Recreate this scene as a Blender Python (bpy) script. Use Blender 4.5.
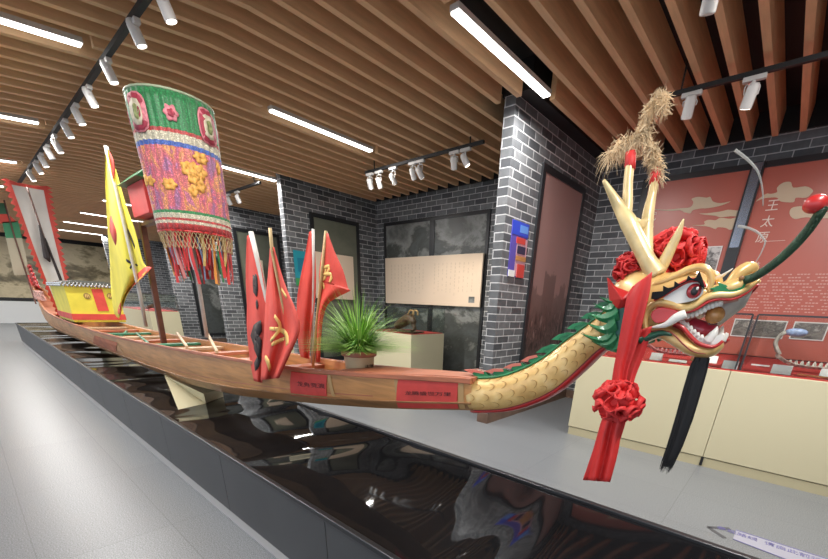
import bpy, bmesh, math, random
from mathutils import Vector, Matrix, noise
for o in list(bpy.data.objects): bpy.data.objects.remove(o)
random.seed(7)
PI = math.pi
col = bpy.context.scene.collection
sc = bpy.context.scene

# ---------------------------------------------------------------- camera
# world: +X towards the dragon head, +Y away across the hall, +Z up (metres)
FPX, CX, CY = 380.953, 441.891, 464.561
def _rot(a):
    return Matrix.Rotation(a[0], 3, 'X') @ Matrix.Rotation(a[1], 3, 'Y') @ Matrix.Rotation(a[2], 3, 'Z')
R = _rot((-1.17412698, 0.0421825210, -0.708709703)).transposed()   # camera -> world
CAM = Vector((0, 0, 1.4))
cd = bpy.data.cameras.new('camera'); cam = bpy.data.objects.new('camera', cd); col.objects.link(cam)
cam.matrix_world = Matrix.Translation(CAM) @ R.to_4x4()
cd.sensor_fit = 'HORIZONTAL'; cd.sensor_width = 36; cd.lens = FPX / 828 * 36
cd.shift_x = -(CX - 414) / 828; cd.shift_y = (CY - 279.5) / 828
cd.clip_start = .02; cd.clip_end = 200
sc.camera = cam
def P(u, v, **k):
    """the point of the world seen at pixel u, v on the plane x=, y= or z="""
    d = R @ Vector((u - CX, -(v - CY), -FPX))
    (ax, val), = k.items(); i = 'xyz'.index(ax)
    return CAM + d * ((val - CAM[i]) / d[i])

# ---------------------------------------------------------------- light and exposure
sc.view_settings.view_transform = 'Standard'; sc.view_settings.look = 'None'
sc.view_settings.gamma = 1; sc.view_settings.use_curve_mapping = False
sc.view_settings.exposure = 0.0
w = bpy.data.worlds.new('world'); sc.world = w; w.use_nodes = True
w.node_tree.nodes['Background'].inputs[0].default_value = (.80, .88, 1, 1)
w.node_tree.nodes['Background'].inputs[1].default_value = 1.7
def area(name, loc, rot, sx, sy, power, color=(1, .97, .93)):
    l = bpy.data.lights.new(name, 'AREA'); l.shape = 'RECTANGLE'; l.size = sx; l.size_y = sy
    l.energy = power; l.color = color
    o = bpy.data.objects.new(name, l); col.objects.link(o); o.location = loc; o.rotation_euler = rot
    return o
LED_X = [-2.334 - 2.55 * i for i in range(8)]
for i, x in enumerate(LED_X):
    area('led_and_fill_light', (x, 3.48, 3.205), (0, 0, 0), .05, 1.45, 66)
    area('led_and_fill_light', (x - .1, .5, 3.11), (0, 0, 0), .05, 1.45, 66)
area('led_and_fill_light', (.6, .5, 3.11), (0, 0, 0), .05, 1.45, 66)
area('led_and_fill_light', (.3, 3.48, 3.205), (0, 0, 0), .05, 1.45, 95)  # unseen fill lamp added to brighten the right bay, no batten here

# ---------------------------------------------------------------- material helpers
def nodes(name):
    m = bpy.data.materials.new(name); m.use_nodes = True
    nt = m.node_tree; b = nt.nodes['Principled BSDF']
    return m, nt, b
def N(nt, t, **k):
    n = nt.nodes.new(t)
    for a, v in k.items():
        if a.startswith('i_'): n.inputs[a[2:].replace('_', ' ')].default_value = v
        else: setattr(n, a, v)
    return n
def c4(c): return (c[0], c[1], c[2], 1)
def mat(name, color, rough=.6, metal=0, var=0, scale=8, bump=0, bscale=40, trans=0, emit=None, es=1, coat=0, stretch=(1, 1, 1), alpha=1, spec=.5):
    m, nt, b = nodes(name)
    b.inputs['Base Color'].default_value = c4(color); b.inputs['Roughness'].default_value = rough
    b.inputs['Metallic'].default_value = metal; b.inputs['Specular IOR Level'].default_value = spec
    b.inputs['Coat Weight'].default_value = coat; b.inputs['Coat Roughness'].default_value = .08
    if trans: b.inputs['Transmission Weight'].default_value = trans; b.inputs['IOR'].default_value = 1.1
    if alpha < 1: b.inputs['Alpha'].default_value = alpha
    if emit: b.inputs['Emission Color'].default_value = c4(emit); b.inputs['Emission Strength'].default_value = es
    if var or bump:
        tc = N(nt, 'ShaderNodeTexCoord'); mp = N(nt, 'ShaderNodeMapping'); mp.inputs['Scale'].default_value = stretch
        nt.links.new(tc.outputs['Object'], mp.inputs[0])
    if var:
        n = N(nt, 'ShaderNodeTexNoise', i_Scale=scale, i_Detail=5.0)
        nt.links.new(mp.outputs[0], n.inputs['Vector'])
        r = N(nt, 'ShaderNodeValToRGB')
        r.color_ramp.elements[0].position = .3; r.color_ramp.elements[1].position = .72
        r.color_ramp.elements[0].color = c4([max(0, x * (1 - var)) for x in color])
        r.color_ramp.elements[1].color = c4([min(1, x * (1 + var)) for x in color])
        nt.links.new(n.outputs['Fac'], r.inputs[0]); nt.links.new(r.outputs[0], b.inputs['Base Color'])
    if bump:
        n = N(nt, 'ShaderNodeTexNoise', i_Scale=bscale, i_Detail=4.0); bp = N(nt, 'ShaderNodeBump', i_Strength=bump, i_Distance=.02)
        nt.links.new(mp.outputs[0], n.inputs['Vector']); nt.links.new(n.outputs['Fac'], bp.inputs['Height']); nt.links.new(bp.outputs[0], b.inputs['Normal'])
    return m
def ramp(nt, src, stops, interp='LINEAR'):
    r = N(nt, 'ShaderNodeValToRGB'); cr = r.color_ramp; cr.interpolation = interp
    while len(cr.elements) < len(stops): cr.elements.new(.5)
    for e, (p, c) in zip(cr.elements, stops): e.position = p; e.color = c4(c)
    nt.links.new(src, r.inputs[0]); return r
def mathn(nt, op, a, b=None, c=None):
    n = N(nt, 'ShaderNodeMath', operation=op)
    for i, v in enumerate((a, b, c)):
        if v is None: continue
        if isinstance(v, (int, float)): n.inputs[i].default_value = v
        else: nt.links.new(v, n.inputs[i])
    return n.outputs[0]

# ---------------------------------------------------------------- mesh helpers
class MB:
    def __init__(s): s.v = []; s.f = []
    def add(s, vs, fs):
        k = len(s.v); s.v += [tuple(v) for v in vs]; s.f += [tuple(i + k for i in f) for f in fs]; return s
    def box(s, x0, x1, y0, y1, z0, z1):
        return s.add([(x, y, z) for x in (x0, x1) for y in (y0, y1) for z in (z0, z1)],
                     [(0, 1, 3, 2), (4, 6, 7, 5), (0, 4, 5, 1), (2, 3, 7, 6), (0, 2, 6, 4), (1, 5, 7, 3)])
    def loft(s, rings, closed=True, caps=True):
        n = len(rings[0]); vs = [v for r in rings for v in r]; fs = []
        for i in range(len(rings) - 1):
            for j in range(n if closed else n - 1):
                a = i * n + j; b = i * n + (j + 1) % n
                fs.append((a, b, b + n, a + n))
        if caps and closed: fs += [tuple(range(n))[::-1], tuple(range((len(rings) - 1) * n, len(rings) * n))]
        return s.add(vs, fs)
    def tube(s, pts, rad, n=8, caps=True, flat=1, up=None):
        pts = [Vector(p) for p in pts]; rs = rad if hasattr(rad, '__len__') else [rad] * len(pts); rings = []; u = None
        for i, p in enumerate(pts):
            t = (pts[min(i + 1, len(pts) - 1)] - pts[max(i - 1, 0)]).normalized()
            if u is None:
                u = Vector(up) if up else (Vector((0, 0, 1)) if abs(t.z) < .9 else Vector((0, 1, 0)))
            u = (u - t * u.dot(t))
            if u.length < 1e-6: u = t.orthogonal()
            u.normalize(); b = t.cross(u)
            rings.append([p + (u * math.cos(2 * PI * k / n) + b * flat * math.sin(2 * PI * k / n)) * rs[i] for k in range(n)])
        return s.loft(rings, True, caps)
    def beam(s, a, b, wd, ht, up=(0, 0, 1)):
        a, b = Vector(a), Vector(b); t = (b - a).normalized(); u = Vector(up); u = (u - t * u.dot(t)).normalized(); r = t.cross(u)
        q = [u * ht / 2 + r * wd / 2, u * ht / 2 - r * wd / 2, -u * ht / 2 - r * wd / 2, -u * ht / 2 + r * wd / 2]
        return s.loft([[a + k for k in q], [b + k for k in q]])
    def ell(s, c, r, nu=14, nv=9, f=None, ax=None):
        c = Vector(c); vs = []; fs = []
        for i in range(1, nv):
            th = PI * i / nv
            for j in range(nu):
                ph = 2 * PI * j / nu
                d = Vector((math.sin(th) * math.cos(ph), math.sin(th) * math.sin(ph), math.cos(th)))
                k = f(d) if f else 1
                q = Vector((d.x * r[0], d.y * r[1], d.z * r[2])) * k
                vs.append(c + (ax @ q if ax else q))
        n = len(vs); t = Vector((0, 0, r[2])); 
        vs += [c + (ax @ t if ax else t), c - (ax @ t if ax else t)]
        for i in range(nv - 2):
            for j in range(nu): a = i * nu + j; b = i * nu + (j + 1) % nu; fs.append((a, a + nu, b + nu, b))
        for j in range(nu):
            fs.append((n, j, (j + 1) % nu)); k = (nv - 2) * nu; fs.append((n + 1, k + (j + 1) % nu, k + j))
        return s.add(vs, fs)
    def prism(s, front, back):
        n = len(front); s.add(list(front) + list(back), [tuple(range(n)), tuple(range(2 * n - 1, n - 1, -1))] + [(i, i + n, (i + 1) % n + n, (i + 1) % n) for i in range(n)]); return s
    def grid(s, rows):
        m = len(rows[0]); return s.add([v for r in rows for v in r], [(i * m + j, i * m + j + 1, (i + 1) * m + j + 1, (i + 1) * m + j) for i in range(len(rows) - 1) for j in range(m - 1)])
    def build(s, name, m, parent=None, smooth=False, center=True, bevel=0, solid=0, sub=0, ang=None):
        me = bpy.data.meshes.new(name)
        v = [Vector(q) for q in s.v]
        lo = Vector([min(q[i] for q in v) for i in range(3)]); hi = Vector([max(q[i] for q in v) for i in range(3)])
        o0 = Vector(((lo.x + hi.x) / 2, (lo.y + hi.y) / 2, lo.z)) if (center and not parent) else Vector((0, 0, 0))
        if parent: o0 = ORG.get(parent.name, Vector((0, 0, 0)))
        me.from_pydata([q - o0 for q in v], [], s.f)
        bm = bmesh.new(); bm.from_mesh(me); bmesh.ops.recalc_face_normals(bm, faces=bm.faces); bm.to_mesh(me); bm.free()
        o = bpy.data.objects.new(name, me); col.objects.link(o)
        for k in (m if isinstance(m, (list, tuple)) else [m]): me.materials.append(k)
        if parent: o.parent = parent
        else: o.location = o0
        ORG[o.name] = o0
        if smooth:
            me.polygons.foreach_set('use_smooth', [True] * len(me.polygons))
            if ang: me.set_sharp_from_angle(angle=math.radians(ang))
        if solid: md = o.modifiers.new('solid', 'SOLIDIFY'); md.thickness = solid; md.offset = 0
        if bevel: md = o.modifiers.new('bevel', 'BEVEL'); md.width = bevel; md.segments = 2; md.limit_method = 'ANGLE'
        if sub: md = o.modifiers.new('sub', 'SUBSURF'); md.levels = sub; md.render_levels = sub
        return o
ORG = {}
def tag(o, label, cat, group=None):
    o['label'] = label; o['category'] = cat
    if group: o['group'] = group
    return o
def struct(o): o['kind'] = 'structure'; return o
def thing(name, loc, label, cat, group=None):
    o = bpy.data.objects.new(name, None); col.objects.link(o); o.location = loc; o.empty_display_size = .1
    ORG[o.name] = Vector(loc); return tag(o, label, cat, group)
def box(name, m, x0, x1, y0, y1, z0, z1, parent=None, bevel=0, center=True):
    return MB().box(x0, x1, y0, y1, z0, z1).build(name, m, parent, bevel=bevel, center=center)
def copy_tree(o, delta, parent=None):
    c = o.copy(); col.objects.link(c)
    if parent: c.parent = parent
    else: c.location = o.location + Vector(delta)
    ORG[c.name] = ORG.get(o.name, Vector()) 
    for ch in o.children: copy_tree(ch, delta, c)
    return c
def catmull(pts, n=6):
    pts = [Vector(p) for p in pts]; q = [pts[0]] + pts + [pts[-1]]; out = []
    for i in range(1, len(q) - 2):
        a, b, c, d = q[i - 1:i + 3]
        for k in range(n):
            t = k / n; out.append(.5 * (2 * b + (c - a) * t + (2 * a - 5 * b + 4 * c - d) * t * t + (3 * b - a - 3 * c + d) * t ** 3))
    return out + [pts[-1]]
def interp(x, xs, ys):
    if x <= xs[0]: return ys[0]
    for i in range(len(xs) - 1):
        if x <= xs[i + 1]:
            t = (x - xs[i]) / (xs[i + 1] - xs[i])
            return ys[i] + (ys[i + 1] - ys[i]) * t
    return ys[-1]
def text_mesh(name, s, m, size, fn, parent, extr=.002):
    """lettering: fn maps the flat (u right, v up, w out) of the glyphs to the world"""
    cu = bpy.data.curves.new(name, 'FONT'); cu.body = s; cu.size = size; cu.align_x = 'CENTER'; cu.align_y = 'CENTER'; cu.extrude = extr; cu.resolution_u = 3
    t = bpy.data.objects.new(name, cu); col.objects.link(t)
    dg = bpy.context.evaluated_depsgraph_get(); me = bpy.data.meshes.new_from_object(t.evaluated_get(dg))
    b = MB(); b.v = [tuple(fn(v.co.x, v.co.y, v.co.z)) for v in me.vertices]; b.f = [tuple(p.vertices) for p in me.polygons]
    bpy.data.objects.remove(t); bpy.data.curves.remove(cu); bpy.data.meshes.remove(me)
    return b.build(name, m, parent) if b.v else None
def vert_text(s): return '\n'.join(s)
# ================================================================ the hall
def brick_mat():
    m, nt, b = nodes('grey_brick')
    g = N(nt, 'ShaderNodeNewGeometry'); sp = N(nt, 'ShaderNodeSeparateXYZ'); sn = N(nt, 'ShaderNodeSeparateXYZ'); cb = N(nt, 'ShaderNodeCombineXYZ')
    nt.links.new(g.outputs['Position'], sp.inputs[0]); nt.links.new(g.outputs['True Normal'], sn.inputs[0])
    fx = mathn(nt, 'GREATER_THAN', mathn(nt, 'ABSOLUTE', sn.outputs[0]), .5)
    u = mathn(nt, 'ADD', mathn(nt, 'MULTIPLY', fx, sp.outputs[1]), mathn(nt, 'MULTIPLY', mathn(nt, 'SUBTRACT', 1.0, fx), sp.outputs[0]))
    nt.links.new(u, cb.inputs[0]); nt.links.new(sp.outputs[2], cb.inputs[1])
    br = N(nt, 'ShaderNodeTexBrick', i_Scale=1.0, i_Mortar_Size=.0055, i_Brick_Width=.25, i_Row_Height=.083, i_Mortar_Smooth=.2, i_Bias=-.1)
    br.inputs['Color1'].default_value = (.075, .081, .09, 1); br.inputs['Color2'].default_value = (.20, .21, .22, 1); br.inputs['Mortar'].default_value = (.58, .59, .60, 1)
    nt.links.new(cb.outputs[0], br.inputs['Vector'])
    n = N(nt, 'ShaderNodeTexNoise', i_Scale=14.0, i_Detail=4.0); nt.links.new(g.outputs['Position'], n.inputs['Vector'])
    mx = N(nt, 'ShaderNodeMix', data_type='RGBA', blend_type='MULTIPLY'); mx.inputs[0].default_value = .5
    nt.links.new(br.outputs['Color'], mx.inputs[6]); rr = ramp(nt, n.outputs['Fac'], [(.3, (.6, .6, .6)), (.7, (1.2, 1.2, 1.2))]); nt.links.new(rr.outputs[0], mx.inputs[7])
    nt.links.new(mx.outputs[2], b.inputs['Base Color']); b.inputs['Roughness'].default_value = .55
    bp = N(nt, 'ShaderNodeBump', i_Strength=.5, i_Distance=.004, invert=True); nt.links.new(br.outputs['Fac'], bp.inputs['Height']); nt.links.new(bp.outputs[0], b.inputs['Normal'])
    return m
M_BRICK = brick_mat()
def floor_mat():
    m, nt, b = nodes('terrazzo_floor')
    g = N(nt, 'ShaderNodeNewGeometry')
    n = N(nt, 'ShaderNodeTexNoise', i_Scale=140.0, i_Detail=4.0); nt.links.new(g.outputs['Position'], n.inputs['Vector'])
    r = ramp(nt, n.outputs['Fac'], [(.32, (.115, .125, .135)), (.5, (.20, .213, .228)), (.68, (.30, .315, .335))])
    br = N(nt, 'ShaderNodeTexBrick', i_Scale=1.0, i_Mortar_Size=.003, i_Brick_Width=1.2, i_Row_Height=.62, offset=0.0)
    br.inputs['Color1'].default_value = (1, 1, 1, 1); br.inputs['Color2'].default_value = (.93, .93, .93, 1); br.inputs['Mortar'].default_value = (.72, .72, .72, 1)
    mp = N(nt, 'ShaderNodeMapping'); mp.inputs['Location'].default_value = (.3, .1, 0)
    nt.links.new(g.outputs['Position'], mp.inputs[0]); nt.links.new(mp.outputs[0], br.inputs['Vector'])
    mx = N(nt, 'ShaderNodeMix', data_type='RGBA', blend_type='MULTIPLY'); mx.inputs[0].default_value = 1
    nt.links.new(r.outputs[0], mx.inputs[6]); nt.links.new(br.outputs['Color'], mx.inputs[7]); nt.links.new(mx.outputs[2], b.inputs['Base Color'])
    b.inputs['Roughness'].default_value = .32
    return m
M_FLOOR = floor_mat()
def wood_mat(name, c, s=1.0, rough=.5):
    m, nt, b = nodes(name)
    tc = N(nt, 'ShaderNodeNewGeometry'); mp = N(nt, 'ShaderNodeMapping'); mp.inputs['Scale'].default_value = (1.2, 1, 14)
    nt.links.new(tc.outputs['Position'], mp.inputs[0])
    n = N(nt, 'ShaderNodeTexNoise', i_Scale=3.0 * s, i_Detail=6.0, i_Distortion=.6); nt.links.new(mp.outputs[0], n.inputs['Vector'])
    r = ramp(nt, n.outputs['Fac'], [(.3, [x * .72 for x in c]), (.5, c), (.7, [min(1, x * 1.18) for x in c])])
    n2 = N(nt, 'ShaderNodeTexNoise', i_Scale=2.0, i_Detail=3.0); nt.links.new(tc.outputs['Position'], n2.inputs['Vector'])
    mx = N(nt, 'ShaderNodeMix', data_type='RGBA', blend_type='MULTIPLY'); mx.inputs[0].default_value = .6
    r2 = ramp(nt, n2.outputs['Fac'], [(.35, (.68, .62, .55)), (.65, (1.1, 1.1, 1.1))])
    nt.links.new(r.outputs[0], mx.inputs[6]); nt.links.new(r2.outputs[0], mx.inputs[7]); nt.links.new(mx.outputs[2], b.inputs['Base Color'])
    b.inputs['Roughness'].default_value = rough
    return m
M_SLAT = mat('slat_wood', (.72, .455, .25), .55, var=.10, scale=6, stretch=(6, .6, 6))
M_BLACK = mat('black_paint', (.012, .012, .013), .6)
M_DARK = mat('black_frame', (.02, .021, .024), .3)
M_CREAM = mat('cream_laminate', (.60, .55, .37), .45)
M_WHITE = mat('white_paint', (.75, .76, .75), .5)
M_SPOT = mat('white_lamp_metal', (.60, .585, .57), .4)
M_SKIRT = mat('brown_skirting', (.17, .105, .075), .5, var=.2)

XE0, XE1, YN, YF, YB = -24.0, 4.5, -4.5, 6.5, 6.15
struct(box('floor', M_FLOOR, XE0, XE1, YN - 3, 6.7, -.1, 0, center=False))
struct(box('ceiling', M_BLACK, XE0, XE1, YN, 6.7, 3.56, 3.66, center=False))
# slat baffles: a gentle fold in their lower edge at y = 1.86
b = MB(); x = XE1 - .1 ; k = 0
walls_x = (-2.69, -7.21, -10.41, -13.56, -20.3)
x = -.462 + .2318 * 21
while x > XE0 + .2:
    hw = .027
    y1 = 6.28 if x > -2.6 else 5.95
    if any(abs(x - q) < .2 for q in walls_x): y1 = 3.98
    led = any(abs(x - q) < .10 for q in LED_X)
    def fin(ya, yb):
        zs = lambda y: 3.25 if y >= 1.86 else 3.25 - (1.86 - y) * .1 if y > -.5 else 3.014 + (-.5 - y) * .06
        cuts = [y for y in (-.5, 1.86) if ya < y < yb]; ys = [ya] + cuts + [yb]
        b.loft([[(x - hw, y, zs(y)), (x + hw, y, zs(y)), (x + hw, y, zs(y) + .23), (x - hw, y, zs(y) + .23)] for y in ys])
    if led:
        fin(YN + .1, -.36); fin(1.25, 2.64)
        if y1 > 4.3: fin(4.2, y1)
    else: fin(YN + .1, y1)
    x -= .2318
struct(b.build('trim_1', M_SLAT, center=False))
struct(box('wall_back', M_BRICK, XE0, -2.75, YB, YB + .15, 0, 3.56, center=False))
struct(box('wall_right', M_BRICK, -2.63, XE1, YF, YF + .15, 0, 3.56, center=False))
n = 2
for q, y0, y1 in ((-2.63, 4.055, YF), (-7.15, 4.06, YB), (-10.35, 4.08, YB), (-13.5, 4.08, YB), (-20.2, 4.1, YB)):
    struct(box('wall_partition', M_BRICK, q - .13, q, y0, y1, 0, 3.32, center=False)).name = 'wall_bay%d' % (n - 1)
    struct(box('trim_%d' % n, M_BLACK, q - .16, q + .16, y0 - .0, y1, 3.32, 3.56, center=False)); n += 1
    struct(box('baseboard_bay%d' % (n - 2), M_SKIRT, q - .15, q + .012, y0 - .012, y1, 0, .13, center=False))
struct(box('baseboard_right', M_SKIRT, -2.62, XE1, YF - .015, YF, 0, .13, center=False))
struct(box('baseboard_back', M_SKIRT, XE0, -2.76, YB - .015, YB, 0, .13, center=False))
struct(box('trim_20', M_BLACK, XE0, -2.76, YB - .03, YB, 3.3, 3.56, center=False)); struct(box('trim_21', M_BLACK, -2.5, XE1, YF - .03, YF, 3.33, 3.56, center=False))
struct(box('wall_lightblock', M_WHITE, XE1, XE1 + .15, YN, 6.7, 0, 3.56, center=False))  # unseen wall added to keep world light off the slat sides
struct(box('wall_end', M_DARK, XE0 - .15, XE0, YN, 6.7, 0, 3.56, center=False))

# mural materials
def mural_mat(name, stops, sc_=1.4, axis='x', dist=1.2, grad=.5, z0=0, z1=3, rough=.35, detail=9, seed=0):
    m, nt, b = nodes(name)
    g = N(nt, 'ShaderNodeNewGeometry'); mp = N(nt, 'ShaderNodeMapping'); mp.inputs['Scale'].default_value = (1, 1, 1.5); mp.inputs['Location'].default_value = (seed, seed, 0)
    nt.links.new(g.outputs['Position'], mp.inputs[0])
    n = N(nt, 'ShaderNodeTexNoise', i_Scale=sc_, i_Detail=float(detail), i_Distortion=dist, i_Roughness=.62); nt.links.new(mp.outputs[0], n.inputs['Vector'])
    sp = N(nt, 'ShaderNodeSeparateXYZ'); nt.links.new(g.outputs['Position'], sp.inputs[0])
    z = mathn(nt, 'DIVIDE', mathn(nt, 'SUBTRACT', sp.outputs[2], z0), z1 - z0)
    f = mathn(nt, 'ADD', mathn(nt, 'MULTIPLY', n.outputs['Fac'], 1 - grad), mathn(nt, 'MULTIPLY', z, grad))
    r = ramp(nt, f, stops); nt.links.new(r.outputs[0], b.inputs['Base Color']); b.inputs['Roughness'].default_value = rough
    return m
M_MUR_BROWN = mural_mat('sepia_mural', [(.25, (.05, .03, .028)), (.40, (.10, .062, .056)), (.47, (.16, .10, .09)), (.56, (.235, .145, .13)), (.8, (.25, .15, .135))], 2.6, grad=.62, z0=.6, z1=2.9, dist=.4)
M_MUR_GREY = mural_mat('grey_landscape', [(.3, (.03, .033, .035)), (.42, (.09, .10, .10)), (.5, (.06, .065, .06)), (.56, (.24, .25, .24)), (.66, (.10, .105, .10))], 1.3, grad=.14, z0=0, z1=3, dist=.25)
M_MUR_GREEN = mural_mat('green_grey_mural', [(.3, (.05, .055, .045)), (.5, (.16, .17, .13)), (.7, (.12, .13, .10))], .8, grad=.3)
M_MUR_END = mural_mat('painted_landscape', [(.34, (.08, .07, .04)), (.43, (.26, .21, .12)), (.50, (.66, .56, .36)), (.6, (.55, .46, .30)), (.75, (.3, .25, .15))], .9, grad=.1, detail=11, dist=.3)

def framed(name, label, cat, m, face, a0, a1, z0, z1, at, sgn, fr=.05, group=None, th=.03, extra=None):
    """a framed panel on a wall; face 'x' lies in a plane x=at looking +x, 'y' in y=at looking -y"""
    if face == 'x':
        mk = lambda p0, p1, q0, q1, d0, d1: (at + d0, at + d1, p0, p1, q0, q1)
        base = (at, (a0 + a1) / 2, z0)
    else:
        mk = lambda p0, p1, q0, q1, d0, d1: (p0, p1, at - d1, at - d0, q0, q1)
        base = ((a0 + a1) / 2, at, z0)
    t = thing(name, base, label, cat, group)
    box('print', m, *mk(a0, a1, z0, z1, .003, th * .6), parent=t)
    f = MB()
    for q in ((a0 - fr, a0, z0 - fr, z1 + fr), (a1, a1 + fr, z0 - fr, z1 + fr), (a0, a1, z1, z1 + fr), (a0, a1, z0 - fr, z0)): f.box(*mk(*q, .003, th))
    f.build('frame', M_DARK, t)
    return t
def sepia_mat():
    m, nt, b = nodes('sepia_crowd_mural'); g = N(nt, 'ShaderNodeNewGeometry'); sp = N(nt, 'ShaderNodeSeparateXYZ'); nt.links.new(g.outputs['Position'], sp.inputs[0])
    def nz(sy, sz, sc, det, dist=0.0):
        mp = N(nt, 'ShaderNodeMapping'); mp.inputs['Scale'].default_value = (1, sy, sz); nt.links.new(g.outputs['Position'], mp.inputs[0])
        n = N(nt, 'ShaderNodeTexNoise', i_Scale=sc, i_Detail=det, i_Distortion=dist); nt.links.new(mp.outputs[0], n.inputs['Vector']); return n.outputs['Fac']
    z = mathn(nt, 'DIVIDE', mathn(nt, 'SUBTRACT', sp.outputs[2], .42), 2.44)
    # crowd of figures below, towers above them, plain sky on top
    crowd = ramp(nt, nz(3.2, 1.0, 5.0, 5.0, .3), [(.38, (.03, .018, .016)), (.48, (.12, .075, .068)), (.56, (.05, .03, .028)), (.64, (.24, .16, .145))])
    br = N(nt, 'ShaderNodeTexBrick', i_Scale=1.0, i_Mortar_Size=.0, i_Brick_Width=.17, i_Row_Height=8.0, i_Bias=0.0, offset=0.0)
    br.inputs['Color1'].default_value = (0, 0, 0, 1); br.inputs['Color2'].default_value = (1, 1, 1, 1)
    cb = N(nt, 'ShaderNodeCombineXYZ'); nt.links.new(sp.outputs[1], cb.inputs[0]); cb.inputs[1].default_value = 1.0; nt.links.new(cb.outputs[0], br.inputs['Vector'])
    edge = mathn(nt, 'ADD', mathn(nt, 'ADD', z, mathn(nt, 'MULTIPLY', nz(1, 1, 9.0, 3.0), .10)), mathn(nt, 'MULTIPLY', br.outputs['Color'], -.13))
    sky = ramp(nt, edge, [(.30, (.13, .08, .072)), (.505, (.17, .11, .10)), (.52, (.30, .19, .175)), (.9, (.33, .20, .185))])
    lo = ramp(nt, mathn(nt, 'ADD', z, mathn(nt, 'MULTIPLY', nz(4, 1, 4.0, 3.0), .25)), [(.44, (0, 0, 0)), (.56, (1, 1, 1))])
    mx = N(nt, 'ShaderNodeMix', data_type='RGBA'); nt.links.new(lo.outputs[0], mx.inputs[0]); nt.links.new(crowd.outputs[0], mx.inputs[6]); nt.links.new(sky.outputs[0], mx.inputs[7])
    nt.links.new(mx.outputs[2], b.inputs['Base Color']); b.inputs['Roughness'].default_value = .35
    return m
M_MUR_BROWN = sepia_mat()
framed('wall_mural', 'tall sepia mural in a black frame on the brick wall behind the dragon neck', 'mural', M_MUR_BROWN, 'x', 4.78, 5.88, .42, 2.86, -2.63, 1, .07)
framed('wall_mural', 'narrow green-grey mural in a black frame behind the planted red flags', 'mural', M_MUR_GREEN, 'x', 4.62, 5.58, .3, 2.78, -7.15, 1, .07)
framed('wall_mural', 'dim mural in a black frame just left of the leftmost planted red flag', 'mural', M_MUR_GREEN, 'x', 4.62, 5.6, .3, 2.78, -10.35, 1, .07)
framed('wall_mural', 'dark mural in a black frame behind the fringe of the round canopy', 'mural', M_MUR_GREY, 'x', 4.62, 5.6, .3, 2.78, -13.5, 1, .07)
t = framed('landscape_mural', 'large grey cloud and lake mural, left panel of the pair behind the cream text board', 'mural', M_MUR_GREY, 'y', -6.85, -5.62, .12, 2.84, YB, 1, .06)
framed('landscape_mural', 'large grey cloud and lake mural, right panel of the pair behind the cream text board', 'mural', M_MUR_GREY, 'y', -5.50, -4.33, .12, 2.84, YB, 1, .06)
framed('back_mural', 'dim mural on the back wall seen between the canopy fringe and brick column', 'mural', M_MUR_GREY, 'y', -10.0, -7.6, .3, 2.6, YB, 1, .06)
framed('back_mural', 'dim dark mural on the back wall seen beside the brown mast', 'mural', M_MUR_GREEN, 'y', -13.2, -10.7, .3, 2.6, YB, 1, .06)
t = thing('end_mural', (XE0, 1, .9), 'wide painted landscape mural glowing yellow at the far end of the hall', 'mural')
box('print', M_MUR_END, XE0 + .003, XE0 + .03, -4.2, 4.9, .95, 3.12, parent=t)
box('frame', M_DARK, XE0 + .003, XE0 + .05, -4.2, 4.9, .90, .95, parent=t)
tag(box('wall_plinth', M_WHITE, XE0, XE0 + .35, -4.3, 4.9, 0, .82, bevel=.005), 'long white plinth under the far end landscape mural', 'plinth')
# ================================================================ the black water platform
def water_mat():
    m, nt, b = nodes('black_water_gloss')
    g = N(nt, 'ShaderNodeNewGeometry'); mp = N(nt, 'ShaderNodeMapping'); mp.inputs['Scale'].default_value = (1.05, .6, 1)
    nt.links.new(g.outputs['Position'], mp.inputs[0])
    n = N(nt, 'ShaderNodeTexNoise', i_Scale=1.1, i_Detail=0.6, i_Distortion=.9); nt.links.new(mp.outputs[0], n.inputs['Vector'])
    bp = N(nt, 'ShaderNodeBump', i_Strength=.7, i_Distance=.15); nt.links.new(n.outputs['Fac'], bp.inputs['Height']); nt.links.new(bp.outputs[0], b.inputs['Normal'])
    b.inputs['Base Color'].default_value = (.008, .008, .009, 1); b.inputs['Roughness'].default_value = .05; b.inputs['Specular IOR Level'].default_value = .62
    b.inputs['IOR'].default_value = 1.6
    return m
M_WATER = water_mat()
M_PANEL = mat('charcoal_panel', (.055, .057, .06), .42, var=.12, scale=2)
M_STRIP = mat('grey_edge_strip', (.30, .31, .33), .35)
plat = thing('display_platform', (-6, 1.36, 0), 'long low charcoal platform topped with glossy black rippled sheet under the dragon boat', 'platform')
b = MB(); x = -15.8
while x < 3.2:
    b.box(x + .003, x + 1.197, .845, 1.86, 0, .445); x += 1.2
b.build('side_panel', M_PANEL, plat)
box('water_top', M_WATER, -15.8, 3.4, .86, 1.855, .445, .468, parent=plat)
b = MB()
b.box(-15.82, 3.4, .835, .862, .445, .476); b.box(-15.82, 3.4, 1.85, 1.885, .445, .484); b.box(-15.83, -15.79, .835, 1.885, .445, .476); b.box(-15.82, 3.4, 1.90, 1.93, .40, .44)
b.build('edge_trim', M_DARK, plat, bevel=.004)
box('floor_strip', M_STRIP, -15.84, 3.4, .80, .845, 0, .012, parent=plat)

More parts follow.
